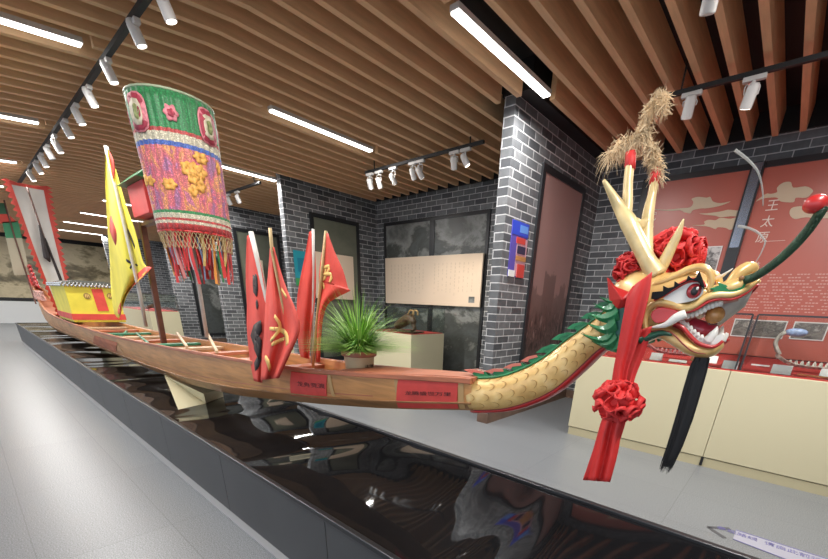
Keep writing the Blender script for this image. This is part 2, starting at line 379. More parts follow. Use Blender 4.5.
# ================================================================ the dragon boat
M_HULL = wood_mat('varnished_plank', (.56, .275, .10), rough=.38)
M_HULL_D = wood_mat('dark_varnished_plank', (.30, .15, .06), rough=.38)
M_DECK = wood_mat('red_stained_plank', (.42, .14, .07), rough=.45)
M_GOLD = None
def gold_mat(name='gold_paint', scales=False):
    m, nt, b = nodes(name)
    g = N(nt, 'ShaderNodeNewGeometry'); n = N(nt, 'ShaderNodeTexNoise', i_Scale=14.0, i_Detail=4.0); nt.links.new(g.outputs['Position'], n.inputs['Vector'])
    r = ramp(nt, n.outputs['Fac'], [(.3, (.60, .36, .12)), (.55, (.78, .53, .20)), (.75, (.88, .67, .33))])
    nt.links.new(r.outputs[0], b.inputs['Base Color']); b.inputs['Roughness'].default_value = .36; b.inputs['Metallic'].default_value = .12
    b.inputs['Coat Weight'].default_value = .4; b.inputs['Coat Roughness'].default_value = .15
    return m
M_GOLD = gold_mat()
M_PALEGOLD = mat('pale_gold_horn', (.74, .58, .29), .38, var=.22, scale=18, metal=.1, coat=.3)
M_GREEN = mat('emerald_paint', (.008, .19, .065), .45, var=.35, scale=9, coat=.1)
M_RED = mat('red_paint', (.50, .022, .022), .35, coat=.4)
M_WHITE_T = mat('ivory_paint', (.80, .79, .74), .3, coat=.3)
M_BLK = mat('black_lacquer', (.015, .015, .017), .35)
ST = [(-14.6, .05, 1.44, .80), (-14, .1, 1.30, .60), (-13.5, .13, 1.10, .52), (-13, .15, 1.0, .50), (-12, .22, .955, .50), (-11, .27, .931, .535), (-10, .29, .912, .548), (-9, .3, .900, .568), (-8, .3, .896, .58),
      (-7, .3, .899, .587), (-6, .29, .908, .588), (-5, .28, .930, .59), (-4, .27, .963, .609), (-3.5, .255, .980, .642), (-3, .235, .996, .684), (-2.5, .21, 1.013, .747),
      (-2, .18, 1.035, .812), (-1.7, .155, 1.057, .854), (-1.4, .125, 1.081, .897), (-1.2, .1, 1.101, .932), (-1, .075, 1.119, .969), (-.93, .067, 1.122, .98)]
YC = 1.36
def station(x):
    xs = [s[0] for s in ST]; return [interp(x, xs, [s[k] for s in ST]) for k in (1, 2, 3)]
def hull_pt(x, t, side=-1, off=0.0):
    """t 0 at the gunwale, .62 at the chine, 1 at the keel"""
    wd, zg, zb = station(x)
    prof = ((0, 1.0, 0), (.3, .97, .34), (.62, .86, .72), (.85, .60, .96), (1, 0, 1.0))
    yy = interp(t, [p[0] for p in prof], [p[1] for p in prof]); zz = interp(t, [p[0] for p in prof], [p[2] for p in prof])
    return Vector((x, YC + side * (wd * yy + off), zg + (zb - zg) * zz - (off if t > .8 else 0)))
boat = thing('dragon_boat', (-6, YC, .48), 'very long wooden dragon boat with carved gold dragon head at the right', 'boat')
XS = [-14.6, -14.3] + [-14 + .25 * i for i in range(52)] + [-.98, -.93]
TS = [0, .1, .2, .3, .42, .52, .62]
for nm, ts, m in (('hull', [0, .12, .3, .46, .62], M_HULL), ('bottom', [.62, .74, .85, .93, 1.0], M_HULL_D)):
    b = MB(); rows = []
    for x in XS:
        l = [hull_pt(x, t, -1) for t in ts]; r = [hull_pt(x, t, 1) for t in ts]
        if nm == 'hull': b.v += []; rows.append((l, r))
        else: rows.append((l + r[::-1][1:], None))
    if nm == 'hull':
        for sd in (0, 1):
            outer = [q[sd] for q in rows]
            inner = [[p + Vector((0, (.022 if sd == 0 else -.022) * min(1, abs(p.y - YC) / .08), 0)) for p in q] for q in outer]
            b.grid(outer); b.grid(inner)
            b.grid([[o[0], i[0]] for o, i in zip(outer, inner)]); b.grid([[o[-1], i[-1]] for o, i in zip(outer, inner)])
    else: b.grid(rows and [q[0] for q in rows])
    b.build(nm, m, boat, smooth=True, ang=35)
# gunwale rails, plank edge strip along the chine, inner floor boards
for s in (-1, 1):
    b = MB(); b.loft([[hull_pt(x, 0, s) + Vector((0, a * .5, c)) for a, c in ((.022, .004), (-.022, .004), (-.022, -.02), (.022, -.02))] for x in XS])
    b.build('gunwale', M_DECK, boat, smooth=False, bevel=.004)
    b = MB(); b.tube([hull_pt(x, .62, s, .003) for x in XS], .006, 5); b.build('rubbing_strake', M_HULL_D, boat)
b = MB(); rows = []
for x in XS[6:-3]:
    wd, zg, zb = station(x); z = zb + (zg - zb) * .42; rows.append([(x, YC - wd * .9, z), (x, YC + wd * .9, z)])
b.grid(rows); b.build('floorboards', M_DECK, boat, solid=.012)
# bow and stern decks
b = MB(); b.loft([[(x, YC - w_ * .98, z + .006), (x, YC + w_ * .98, z + .006), (x, YC + w_ * .98, z - .012), (x, YC - w_ * .98, z - .012)] for x in (-1.75, -1.6, -1.4, -1.2, -1.0, -.93) for (w_, z, _) in [station(x)]]); b.build('bow_deck', M_DECK, boat)
b = MB(); b.loft([[(x, YC - w_ * .96, z - .03), (x, YC + w_ * .96, z - .03), (x, YC + w_ * .96, z - .045), (x, YC - w_ * .96, z - .045)] for x in (-14.5, -13.5, -13, -12, -11.2) for (w_, z, _) in [station(x)]]); b.build('stern_deck', M_DECK, boat)
M_TH_G = mat('green_paint_wood', (.04, .22, .12), .5, var=.3); M_TH_B = mat('pale_wood', (.55, .40, .25), .5, var=.2)
x = -8.0; k = 0
while x < -2.2:
    wd, zg, zb = station(x)
    box('thwart', [M_TH_B, M_DECK, M_TH_G][k % 3] if x < -3.5 else M_DECK, x - .05, x + .05, YC - wd * .94, YC + wd * .94, zg - .055, zg - .03, parent=boat, bevel=.004); x += .62; k += 1
for sx, (sy0, sy1) in ((-3.95, (1.0, 1.33)),):
    pass
# red paper notices pasted on the hull
M_PAPER = mat('red_paper', (.62, .06, .05), .6, var=.12, scale=12); M_PAPER_F = mat('faded_red_paper', (.42, .13, .06), .6, var=.3, scale=5); M_INK = mat('black_ink', (.05, .015, .015), .6)
M_PASTE = mat('dried_paste', (.48, .30, .13), .6)
def notice(u0, v0, u1, v1, t0, t1, faded=False, text=None):
    def hx(u, t):
        lo, hi = -14, -.9
        for _ in range(40):
            mid = (lo + hi) / 2; q = R.transposed() @ (hull_pt(mid, t) - CAM)
            if CX + FPX * q.x / -q.z < u: lo = mid
            else: hi = mid
        return mid
    b = MB(); rows = []; rb = []
    for i in range(9):
        u = u0 + (u1 - u0) * i / 8; xt = hx(u, t0); xb = hx(u + (v0 - v1) * -.02, t1)
        rows.append([hull_pt(xt + (xb - xt) * j / 4, t0 + (t1 - t0) * j / 4, -1, .004) for j in range(5)])
    o = b.grid(rows).build('paper_notice', M_PAPER_F if faded else M_PAPER, boat, solid=.002)
    x0, x1 = rows[0][0].x, rows[-1][0].x
    if text:
        def fn(a, bb, c): return hull_pt((x0 + x1) / 2 + a, t0 + (t1 - t0) * (.48 - bb / .11 * .35), -1, .006 + c)
        text_mesh('ink_writing', text, M_INK, (x1 - x0) * .8 / len(text), fn, o, .0004)
    for xe in (x0 - .012, x1 + .012): MB().grid([[hull_pt(xe + d, t0 + (t1 - t0) * j / 4, -1, .003) for j in range(5)] for d in (-.014, .014)]).build('paste_edge', M_PASTE, o, solid=.001)
notice(292, 0, 328, 0, .10, .66, text='龙舟竞渡')
notice(399, 0, 459, 0, .06, .80, text='龙腾盛世万里')
notice(95, 0, 118, 0, .2, .7, faded=True)
# carved stern tail
b = MB(); pts = catmull([(-14.5, YC, 1.30), (-14.75, YC, 1.5), (-14.9, YC, 1.72), (-15.2, YC, 1.85)], 5)
b.tube(pts, [.13 - .004 * i for i in range(len(pts))], 8, flat=.6)
for i in range(6): b.tube([(-14.6 - .06 * i, YC, 1.32 + .09 * i), (-14.15 - .05 * i, YC, 1.45 + .08 * i), (-13.9 - .08 * i, YC, 1.36 + .1 * i)], [.05, .04, .005], 6)
b.build('stern_carving', M_RED, boat, smooth=True)
b = MB()
for i in range(14):
    b.tube([(-14.0 + .1 * i, 1.25 + .01 * (i % 2), 1.12), (-13.98 + .1 * i, 1.24, 1.2 + .05 * (i % 3)), (-13.9 + .1 * i, 1.26, 1.3)], [.035, .03, .01], 5)
b.build('stern_scrollwork', mat('white_red_scroll', (.6, .35, .3), .5, var=.6, scale=20), boat)

# cream supports under the hull
def support(lo, hi, lab):
    tag(MB().loft([lo, hi]).build('hull_support', M_CREAM, bevel=.006), lab, 'support')
f4 = [Vector((-3.80, .985, .469)), Vector((-3.89, 1.235, .469)), P(204, 394, y=1.22), P(164, 375, y=1.13)]
bk = [q + Vector((-.16, .22, 0)) for q in f4]
tag(MB().prism(f4, bk).build('hull_support', M_CREAM, bevel=.004), 'cream wedge support block under the middle of the boat', 'support')
support([Vector((-9.54, 1.48, .469)), Vector((-9.2, 1.48, .469)), Vector((-9.2, 1.7, .469)), Vector((-9.54, 1.7, .469))], [Vector((-9.6, 1.42, .55)), Vector((-9.2, 1.42, .55)), Vector((-9.2, 1.7, .6)), Vector((-9.6, 1.7, .6))], 'cream wedge support block under the boat near the yellow cabin')
# ================================================================ neck and head of the dragon
def H(u, v, d=0.0): return P(u, v, y=YC + d)
def pl(name_pts): return [H(*q) for q in name_pts]
def outline_loft(b, st, n=14, p=2.3, tilt=0):
    """st: (u_top, v_top, u_bottom, v_bottom, half width) -> superellipse rings"""
    rings = []
    for ut, vt, ub, vb, hw in st:
        T, B = H(ut, vt), H(ub, vb); c = (T + B) / 2; h = (T - B) / 2; r = []
        for k in range(n):
            a = 2 * PI * k / n; ca, sa = math.cos(a), math.sin(a)
            r.append(c + h * (abs(ca) ** (2 / p) * (1 if ca > 0 else -1)) + Vector((0, hw * abs(sa) ** (2 / p) * (1 if sa > 0 else -1), 0)))
        rings.append(r)
    return b.loft(rings)
def dense(st, n=4):
    out = []
    for i in range(len(st) - 1):
        a, b_, c, d = st[max(i - 1, 0)], st[i], st[i + 1], st[min(i + 2, len(st) - 1)]
        for k in range(n):
            t = k / n
            out.append(tuple(.5 * (2 * q + (r - p_) * t + (2 * p_ - 5 * q + 4 * r - s) * t * t + (3 * q - p_ - 3 * r + s) * t ** 3) for p_, q, r, s in zip(a, b_, c, d)))
    return out + [tuple(st[-1])]
# neck: gold scaly loft with the belly band below and fins above
NECK = [(474, 377, 476, 411.5, .066), (500, 376, 508, 410, .066), (525, 368, 537, 402, .064), (547, 356, 562, 389, .063), (568, 340, 586, 368, .064), (588, 326, 604, 351, .066), (606, 312, 622, 342, .07), (622, 300, 634, 338, .075)]
ND = dense(NECK, 5)
neck = outline_loft(MB(), ND, 20, 2.1).build('neck', M_GOLD, boat, smooth=True)
def neck_pt(s, a, off=0.0):
    """s along the neck 0..1, a angle from the top over the near side"""
    f = s * (len(ND) - 1); i = min(int(f), len(ND) - 2); t = f - i
    q = [x0 + (x1 - x0) * t for x0, x1 in zip(ND[i], ND[i + 1])]
    T, B = H(q[0], q[1]), H(q[2], q[3]); c = (T + B) / 2; h = (T - B) / 2; ca, sa = math.cos(a), math.sin(a); p = 2.1
    k = 1 + off / max(h.length, .01)
    return c + h * k * (abs(ca) ** (2 / p) * (1 if ca > 0 else -1)) + Vector((0, -(q[4] + off) * abs(sa) ** (2 / p) * (1 if sa > 0 else -1), 0))
M_SCALE = mat('gold_scale_edge', (.40, .22, .06), .4, metal=.1)
cnt = 0
for r_ in range(-3, 6):
    pass
for side in (1, -1):
    b = MB()
    for row, ad in enumerate((30, 62, 94, 122)):
        for k in range(15):
            s0 = .02 + (k + (row % 2) * .5) / 16; a0 = math.radians(ad) * side; w_ = math.radians(12)
            pts = [neck_pt(min(1, s0 + .03 * math.cos(q)), a0 + w_ * math.sin(q) , .0015) for q in [math.radians(d) for d in (-80, -50, -20, 0, 20, 50, 80)]]
            b.tube(pts, [.0004, .0008, .0012, .0014, .0012, .0008, .0004], 4)
    b.build('neck_scales', M_SCALE, neck, smooth=True)
b = MB(); rows = []
for k in range(31):
    s = k / 30; rows.append([neck_pt(s, math.radians(d), .004) for d in (146, 163, 180, 197, 214)])
b.grid(rows); b.build('belly_band', M_RED, neck, smooth=True, solid=.006)
b = MB(); b.tube([neck_pt(k / 30, math.radians(146), .002) for k in range(31)], .0028, 6); b.build('belly_trim', mat('dark_red_paint', (.2, .01, .01), .4), neck, smooth=True)
# green ridge along the back with swept fins, pink upper edges
b = MB(); b.grid([[neck_pt(k / 30, math.radians(d), .004) for d in (-24, -8, 8, 24)] for k in range(31)]); b.build('back_ridge', M_GREEN, neck, smooth=True, solid=.005)
M_FINTIP = mat('salmon_paint', (.62, .17, .12), .4)
for k in range(9):
    s = .03 + k * .105; a_, c_ = neck_pt(s, 0, .0), neck_pt(min(1, s + .10), 0, .0)
    t = (c_ - a_); up = Vector((-t.z, 0, t.x)).normalized(); L = t.length
    prof = [a_ - up * .004, a_ - t * .22 + up * .016, a_ - t * .62 + up * .034, a_ - t * .1 + up * .034, a_ + t * .42 + up * .022, a_ + t * .80 - up * .002]
    th = .012
    f = MB().prism([q + Vector((0, -th, 0)) for q in prof], [q + Vector((0, th, 0)) for q in prof]).build('back_fin', M_GREEN, neck, bevel=.003)
    tp = [prof[1], prof[2], prof[3], prof[4], prof[4] - up * .010, prof[3] - up * .012]
    MB().prism([q + Vector((0, -th - .002, 0)) for q in tp], [q + Vector((0, th + .002, 0)) for q in tp]).build('fin_edge', M_FINTIP if k < 4 else M_GREEN, f)

# ---- head
head = outline_loft(MB(), dense([(612, 292, 622, 338, .05), (622, 278, 632, 345, .078), (636, 270, 642, 345, .092), (652, 268, 654, 340, .098), (668, 272.5, 667, 334, .10), (681, 271.5, 681, 320, .10), (693, 269.5, 693, 313, .095), (702, 270.5, 701, 308, .090),
        (709, 284, 708, 305, .086), (720, 284.5, 720, 302, .078), (735, 277, 735, 300, .066), (750, 273, 748, 292, .045), (761, 274, 759, 282, .014)], 4), 18, 2.5).build('head', M_GOLD, boat, smooth=True)
def both(name, mk, m, parent=None, **kw):
    """mk(side) fills a mesh near (-1) and far (+1) of the head"""
    for s in (-1, 1): mk(s).build(name, m, parent or head, **kw)
def S(u, v, d, s):
    """pixel point on the near side at half width d, mirrored for s = +1"""
    q = H(u, v, -d); return q if s < 0 else Vector((q.x, 2 * YC - q.y, q.z))
HWX = [612, 622, 636, 652, 668, 682, 694, 706, 720, 735, 750, 761]; HWV = [.05, .078, .092, .098, .10, .10, .095, .088, .078, .066, .045, .014]
def hw(u): return interp(u, HWX, HWV)
def slab(poly, d0, d1, s, f=None):
    return MB().prism([S(u, v, (hw(u) if f is None else f) + d1, s) for u, v in poly], [S(u, v, (hw(u) if f is None else f) + d0, s) for u, v in poly])
def smoothpoly(poly, n=4):
    q = [Vector((a, b_, 0)) for a, b_ in poly]; m = len(q); out = []
    for i in range(m):
        a, b1, c, d = q[i - 1], q[i], q[(i + 1) % m], q[(i + 2) % m]
        for k in range(n):
            t = k / n; out.append(.5 * (2 * b1 + (c - a) * t + (2 * a - 5 * b1 + 4 * c - d) * t * t + (3 * b1 - a - 3 * c + d) * t ** 3))
    return [(v.x, v.y) for v in out]
def stroke(pts, rad, dd, s, n=8, flat=1, f=None):
    q = catmull([S(u, v, (hw(u) if f is None else f) + dd, s) for u, v in pts], 4)
    rs = [interp(i / (len(q) - 1), [k / (len(rad) - 1) for k in range(len(rad))], rad) for i in range(len(q))]
    return MB().tube(q, rs, n, flat=flat)
# lower jaw
JAW = dense([(644, 316, 643, 336, .080), (655, 319, 655, 338, .088), (667, 323, 665, 340, .088), (680, 329, 677, 347, .080), (691, 337, 688, 354, .070), (703, 343, 701, 357.5, .060), (714, 343, 714, 356, .050), (722, 338, 723, 348, .034)], 4)
jaw = outline_loft(MB(), JAW, 16, 2.4).build('lower_jaw', M_GOLD, head, smooth=True)
both('jaw_lip', lambda s: stroke([(672, 322), (682, 327), (690, 336), (698, 343), (708, 346.5), (716, 346), (723, 341)], [.003, .0052, .0056, .0056, .005, .004], -.010, s), M_RED, smooth=True)
both('jaw_gum', lambda s: slab(smoothpoly([(680, 321), (687, 323), (693, 330), (700, 336), (708, 338.5), (714, 337), (722, 334), (723, 338), (717, 344), (708, 345), (698, 341), (690, 334), (682, 326)]), -.035, -.008, s, .072), M_WHITE_T, smooth=False)
# teeth: lower row and lower fang
for s in (-1, 1):
    low = [(683, 321.5), (687, 323.5), (690.5, 327), (694, 330.5), (697.5, 333.5), (701.5, 336)]
    for (u, v) in low:
        a, c = S(u, v + 3.2, .060, s), S(u + .6, v - 1.4, .060, s)
        MB().tube([a, (a + c) / 2, c], [.0062, .0058, .0028], 7).build('tooth', M_WHITE_T, head, smooth=True)
    q = [S(708, 341, .058, s), S(712, 336, .060, s), S(715.5, 331, .060, s), S(717.5, 326, .058, s)]
    MB().tube(catmull(q, 4), [.014, .0138, .013, .012, .0115, .011, .010, .0088, .0075, .0058, .004, .002, .001][:13], 8).build('fang', M_WHITE_T, head, smooth=True)
    q = [S(719, 342, .035, s), S(722, 337, .035, s), S(723.5, 333, .034, s)]
    MB().tube(catmull(q, 3), [.009, .009, .008, .007, .005, .003, .001], 7).build('fang', M_WHITE_T, head, smooth=True)
    up = [(688, 317.5), (692.5, 316.5), (697, 315), (701, 313), (705, 311), (709, 308.5), (713, 307), (717, 305.8), (721, 305)]
    for (u, v) in up:
        a, c = S(u - 1, v - 5, hw(u) - .024, s), S(u, v + 1.2, hw(u) - .020, s)
        MB().tube([a, (a * .4 + c * .6), c], [.0068, .0068, .0040], 7).build('tooth', M_WHITE_T, head, smooth=True)
    # big cheek tusk sweeping back
    q = catmull([S(686, 313.5, .112, s), S(676, 318, .116, s), S(665, 325, .114, s), S(650, 327.5, .106, s)], 4)
    MB().tube(q, [.011, .0122, .0128, .0128, .012, .0112, .0102, .009, .0075, .006, .0045, .0028, .001], 8, flat=.7).build('tusk', M_WHITE_T, head, smooth=True)
# upper lip: gold roll with red underside edge
both('upper_lip', lambda s: stroke([(652, 306), (662, 303), (674, 305), (686, 308), (696, 304), (706, 297.5), (718, 294.5), (732, 294.5), (746, 289), (759, 280)], [.007, .011, .012, .011, .010, .009, .009, .008, .006, .003], -.002, s), M_GOLD, smooth=True)
both('lip_edge', lambda s: stroke([(653, 310), (662, 306.5), (674, 309), (686, 311.8), (697, 308.5), (707, 302.3), (719, 299), (732, 299.3), (746, 293.5), (758, 284)], [.0025, .0045, .005, .005, .0045, .0045, .004, .004, .003, .002], -.003, s), M_RED, smooth=True)
# palate, tongue, mouth lining, pearl
outline_loft(MB(), [(676, 312, 676, 324, .075), (690, 311, 690, 322, .075), (704, 304, 704, 312, .07), (720, 299, 720, 305, .06), (738, 296, 738, 301, .048)], 12, 2.2).build('palate', mat('rose_mouth_lining', (.50, .16, .14), .4), head, smooth=True)
t_ = catmull([H(674, 322, 0), H(686, 325, 0), H(698, 329, 0), H(707, 331, 0), H(714, 329, 0), H(719, 328, 0)], 4)
MB().tube(t_, [interp(i, [0, 10, 20], [.026, .024, .006]) for i in range(len(t_))], 10, flat=1, up=(0, 0, 1)).build('tongue', mat('crimson_tongue', (.45, .03, .06), .3, coat=.5), head, smooth=True)
MB().ell(H(715, 315, -.028), (.023, .023, .023), 18, 12).build('pearl', mat('amber_pearl', (.46, .23, .07), .25, var=.5, scale=25, coat=.6), head, smooth=True)
# pale curled plate of the front of the mouth
b = MB(); rows = []
for i in range(9):
    a = i / 8
    up_ = Vector((720 + 33 * a, 302 - 12 * a, 0)); dn = Vector((718 + 26 * a, 326 - 20 * a, 0))
    rows.append([H(up_.x + (dn.x - up_.x) * t, up_.y + (dn.y - up_.y) * t, .03 - .055 * math.cos((t - .3) * 2.2) * (1 - a * .6) + .02) for t in [j / 6 for j in range(7)]])
b.grid(rows); b.build('mouth_plate', mat('silver_grey_paint', (.50, .48, .44), .35, var=.25, scale=20), head, smooth=True, solid=.006)
# cheek pocket and cheek roll
both('cheek_pocket', lambda s: slab(smoothpoly([(651, 317), (653, 311), (661, 307.5), (672, 309), (679, 312.5), (674, 317), (665, 321.5), (656, 323)]), -.03, .012, s), M_RED, bevel=.003)
both('cheek_roll', lambda s: stroke([(647, 333), (645, 318), (649, 308), (660, 302), (674, 304.5), (685, 308.5)], [.005, .010, .011, .010, .009, .006], .002, s), M_GOLD, smooth=True)
both('cheek_line', lambda s: stroke([(641, 318), (643, 325), (649, 331), (662, 330.5), (673, 334), (684, 345), (694, 352), (706, 354)], [.001, .002, .002, .002, .0018, .001], .004 , s, f=None), mat('maroon_line', (.25, .02, .015), .4), smooth=True)
# eye: white almond, red iris, dark pupil, gold ball socket, brow
both('eye', lambda s: slab(smoothpoly([(663, 299), (670, 293), (680, 286.5), (688, 283), (697, 282), (703, 286), (703, 293), (697, 299), (686, 302.5), (674, 303.5)]), -.035, .012, s, .097), M_WHITE_T, bevel=.004)
both('eyelid', lambda s: stroke([(654, 300), (664, 295), (674, 288.5), (684, 282.5), (692, 280), (701, 281), (705.5, 287)], [.003, .005, .006, .006, .005, .003], .014, s, f=.097), M_RED, smooth=True)
def eyeball(s):
    b = MB(); b.ell(S(694, 291, .110, s), (.0175, .010, .0185), 16, 10); return b
both('iris', eyeball, mat('red_iris', (.42, .03, .04), .2, coat=.8), smooth=True)
both('pupil', lambda s: MB().ell(S(694.5, 291, .120, s), (.0085, .004, .011), 12, 8), M_BLK, smooth=True)
both('eye_glint', lambda s: MB().ell(S(697.5, 288.5, .1235, s), (.003, .002, .0042), 8, 6), M_WHITE_T, smooth=True)
brow = smoothpoly([(652, 297), (653, 289)], 1)
both('eyebrow', lambda s: slab([(651, 299), (652, 292), (663, 291), (663, 285.5), (668, 288), (674, 286.5), (674.5, 281), (679, 284), (686, 281), (688, 275.5), (693, 279), (696, 277.5), (699.5, 270.5), (703, 280), (705, 290), (701.5, 286.5), (698, 281.5), (690, 280), (682, 284), (673, 289.5), (664, 296), (657, 299.5)], .0, .014, s, .110), mat('black_brow_paint', (.006, .006, .007), .5, spec=.2), bevel=.0015)
both('brow_ridge', lambda s: stroke([(647, 289), (656, 284), (666, 280.5), (678, 275), (689, 269.5), (701, 267.5), (709, 272), (711.5, 281), (709, 292)], [.008, .010, .010, .010, .010, .010, .009, .008, .004], -.002, s, f=.084), M_GOLD, smooth=True)
# nose bulbs, green flames on the snout
both('nose_bulb', lambda s: stroke([(722, 287), (730, 283), (738, 274), (748, 268), (755, 267.5)], [.008, .013, .016, .016, .009], -.022, s), M_GOLD, smooth=True)
both('nostril_roll', lambda s: stroke([(722, 288), (730, 287.5), (738, 284), (743, 279)], [.007, .013, .013, .006], -.006, s), M_GOLD, smooth=True)
both('nostril', lambda s: MB().ell(S(741.5, 278, .066, s), (.006, .004, .006), 10, 7), M_HULL_D, smooth=True)
both('snout_flame', lambda s: slab([(708, 298), (714, 290), (709, 289), (719, 285.5), (717, 281.5), (726, 285), (731, 289), (738, 288), (748, 281), (744, 288), (736, 293), (730, 293), (727, 297), (722, 292), (716, 296)], -.01, .004, s), M_GREEN, bevel=.001)
MB().tube([H(708, 281, 0), H(722, 276, -.02), H(733, 268.5, -.03)], [.004, .005, .001], 6).build('nose_spine', M_WHITE_T, head, smooth=True)
# horns: big antler with three tines, two shorter curved horns
def horn(parts, name='horn', m=M_PALEGOLD):
    b = MB()
    for pts, rad in parts:
        q = catmull(pts, 5); rs = [interp(i / (len(q) - 1), [k / (len(rad) - 1) for k in range(len(rad))], rad) for i in range(len(q))]
        b.tube(q, rs, 10)
    return b.build(name, m, head, smooth=True)
YH = -.055
horn([([H(657, 276, YH), H(648, 262, YH), H(637, 240, YH), H(628, 222, YH), H(618, 205, YH), (H(603.5, 180, YH - .03))], [.027, .0225, .022, .0225, .0155, .004]),
      ([H(626, 222, YH), H(627.5, 205, YH + .01), H(628, 185, YH + .02), H(630, 163, YH + .03)], [.014, .014, .013, .012]),
      ([H(648, 262, YH + .01), H(646, 240, YH + .03), H(648, 215, YH + .045), H(652, 195, YH + .055), H(655, 178, YH + .06)], [.015, .019, .0165, .012, .0105]),
      ([H(634, 222, YH), H(640, 226, YH + .02), H(646, 222, YH + .035)], [.013, .016, .013])], 'antler')
horn([([H(656, 274, -.03), H(664, 262, -.04), H(672, 246, -.045), H(678, 234, -.05), H(683.5, 219, -.05)], [.022, .0165, .0130, .010, .002])])
horn([([H(676, 268, .05), H(684, 254, .055), H(689, 244, .06), H(692, 232, .06)], [.015, .012, .0085, .002])])
horn([([H(650, 276, -.03), H(657, 278, -.035), H(664, 276, -.03)], [.018, .024, .016])], 'horn_base')
M_REDCLOTH = mat('red_cloth', (.66, .035, .035), .6, var=.15, scale=14)
MB().tube([H(630.5, 170.5, YH + .03), H(630.2, 164, YH + .03), H(630.7, 152, YH + .03)], [.013, .0145, .0135], 10).build('tine_wrap', M_REDCLOTH, head, smooth=True)
MB().tube([H(653.8, 184.5, YH + .06), H(655, 178, YH + .06), H(655.8, 168.5, YH + .06)], [.012, .0135, .0125], 10).build('tine_wrap', M_REDCLOTH, head, smooth=True)
# ears
def ear(s):
    b = MB(); ps = [S(606.5, 277, .09, s), S(614, 287, .10, s), S(629, 292, .11, s), S(634, 297, .11, s), S(628, 306, .105, s), S(617, 309, .10, s), S(609, 300, .095, s)]
    cen = S(622, 299, .125, s); n = len(ps); back = [q + Vector((0, -s * .02 * -1 * -1, 0)) for q in ps]
    b.v = [tuple(q) for q in ps] + [tuple(cen)] + [tuple(q + Vector((0, .02 * -s, 0))) for q in ps]
    b.f = [(i, (i + 1) % n, n) for i in range(n)] + [(i, i + n + 1, (i + 1) % n + n + 1, (i + 1) % n) for i in range(n)] + [tuple(range(n + 1, 2 * n + 1))]
    return b
both('ear', ear, M_RED, bevel=.003)
# green mane flames behind the jaw
def flame(base0, base1, tip, bend, s, d0, d1, th=.006):
    b = MB(); L, Rr = [], []
    for i in range(9):
        t = i / 8; k = (1 - t) ** .8
        m_ = ((base0[0] + base1[0]) / 2 * (1 - t) + tip[0] * t + bend[0] * math.sin(PI * t), (base0[1] + base1[1]) / 2 * (1 - t) + tip[1] * t + bend[1] * math.sin(PI * t))
        hx, hy = (base1[0] - base0[0]) / 2 * k, (base1[1] - base0[1]) / 2 * k
        d = d0 + (d1 - d0) * t + .012 * math.sin(PI * t)
        L.append((m_[0] - hx, m_[1] - hy, d)); Rr.append((m_[0] + hx, m_[1] + hy, d))
    rings = []
    for l, r in zip(L, Rr):
        c = ((l[0] + r[0]) / 2, (l[1] + r[1]) / 2)
        rings.append([S(l[0], l[1], l[2], s), S(c[0], c[1], l[2] + th * 1.6, s), S(r[0], r[1], r[2], s), S(c[0], c[1], l[2] - th, s)])
    return b.loft(rings)
MANE = [((620, 290), (622, 304), (599, 296.5), (2, 5)), ((616, 303), (620, 320), (588, 313.5), (2, 6)), ((613, 314), (618, 330), (585, 322), (4, 8)), ((612, 322), (616, 338), (580, 333), (6, 9)),
        ((614, 330), (620, 344), (591, 341), (3, 6)), ((618, 334), (628, 348), (604, 349), (3, 4)), ((612, 298), (618, 312), (593, 303), (3, 6))]
for s in (-1, 1):
    for i, (b0, b1, tp, bd) in enumerate(MANE): flame(b0, b1, tp, bd, s, .09 + .004 * (i % 3), .068).build('mane_flame', M_GREEN, head, bevel=.001)
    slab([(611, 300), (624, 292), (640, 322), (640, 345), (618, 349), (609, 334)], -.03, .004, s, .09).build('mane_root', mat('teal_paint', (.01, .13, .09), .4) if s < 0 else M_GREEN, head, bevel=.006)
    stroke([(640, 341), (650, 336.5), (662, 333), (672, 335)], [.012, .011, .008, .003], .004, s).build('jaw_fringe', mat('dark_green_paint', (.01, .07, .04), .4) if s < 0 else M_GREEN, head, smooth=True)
# green snout feelers: one long stalk with a red ball is in view
def feeler():
    q = catmull([H(742, 281, -.05), H(756, 276, -.06), H(775, 263, -.075), (H(793, 247, -.09)), H(808, 230, -.10), H(818, 216, -.11), H(823, 208, -.11)], 8)
    b = MB(); b.tube(q, [.0085] * len(q), 10)
    for i in range(1, len(q) - 1):
        for k in (0, .5):
            p0 = q[i].lerp(q[i + 1], k); t = (q[i + 1] - q[i]).normalized(); b.tube([p0 - t * .0018, p0 + t * .0018], .0102, 10)
    return b, q[-1]
fb, tip = feeler()
fe = fb.build('feeler', mat('green_black_coil', (.02, .06, .03), .5, var=.5, scale=60), head, smooth=True)
MB().ell(H(815.5, 204, -.112), (.0215, .017, .018), 20, 12).build('feeler_ball', M_RED, fe, smooth=True)
# thin clear plastic whisker strips
M_CLEAR = mat('grey_clear_strip', (.42, .42, .40), .25, alpha=.55)
for pts in (([H(735, 150, -.02), H(748, 160, -.03), H(758, 172, -.03), H(762.5, 190, -.02), H(763, 206, -.01)]), ([H(738, 226, 0), H(748, 228, 0), H(757, 232, 0), H(763, 238, 0), H(765, 243, .0), H(760, 255, 0), H(752, 268, 0)])):
    q = catmull(pts, 6); MB().tube(q, [.0034 - .0024 * i / len(q) for i in range(len(q))], 6, flat=.25).build('whisker', M_CLEAR, head, smooth=True)
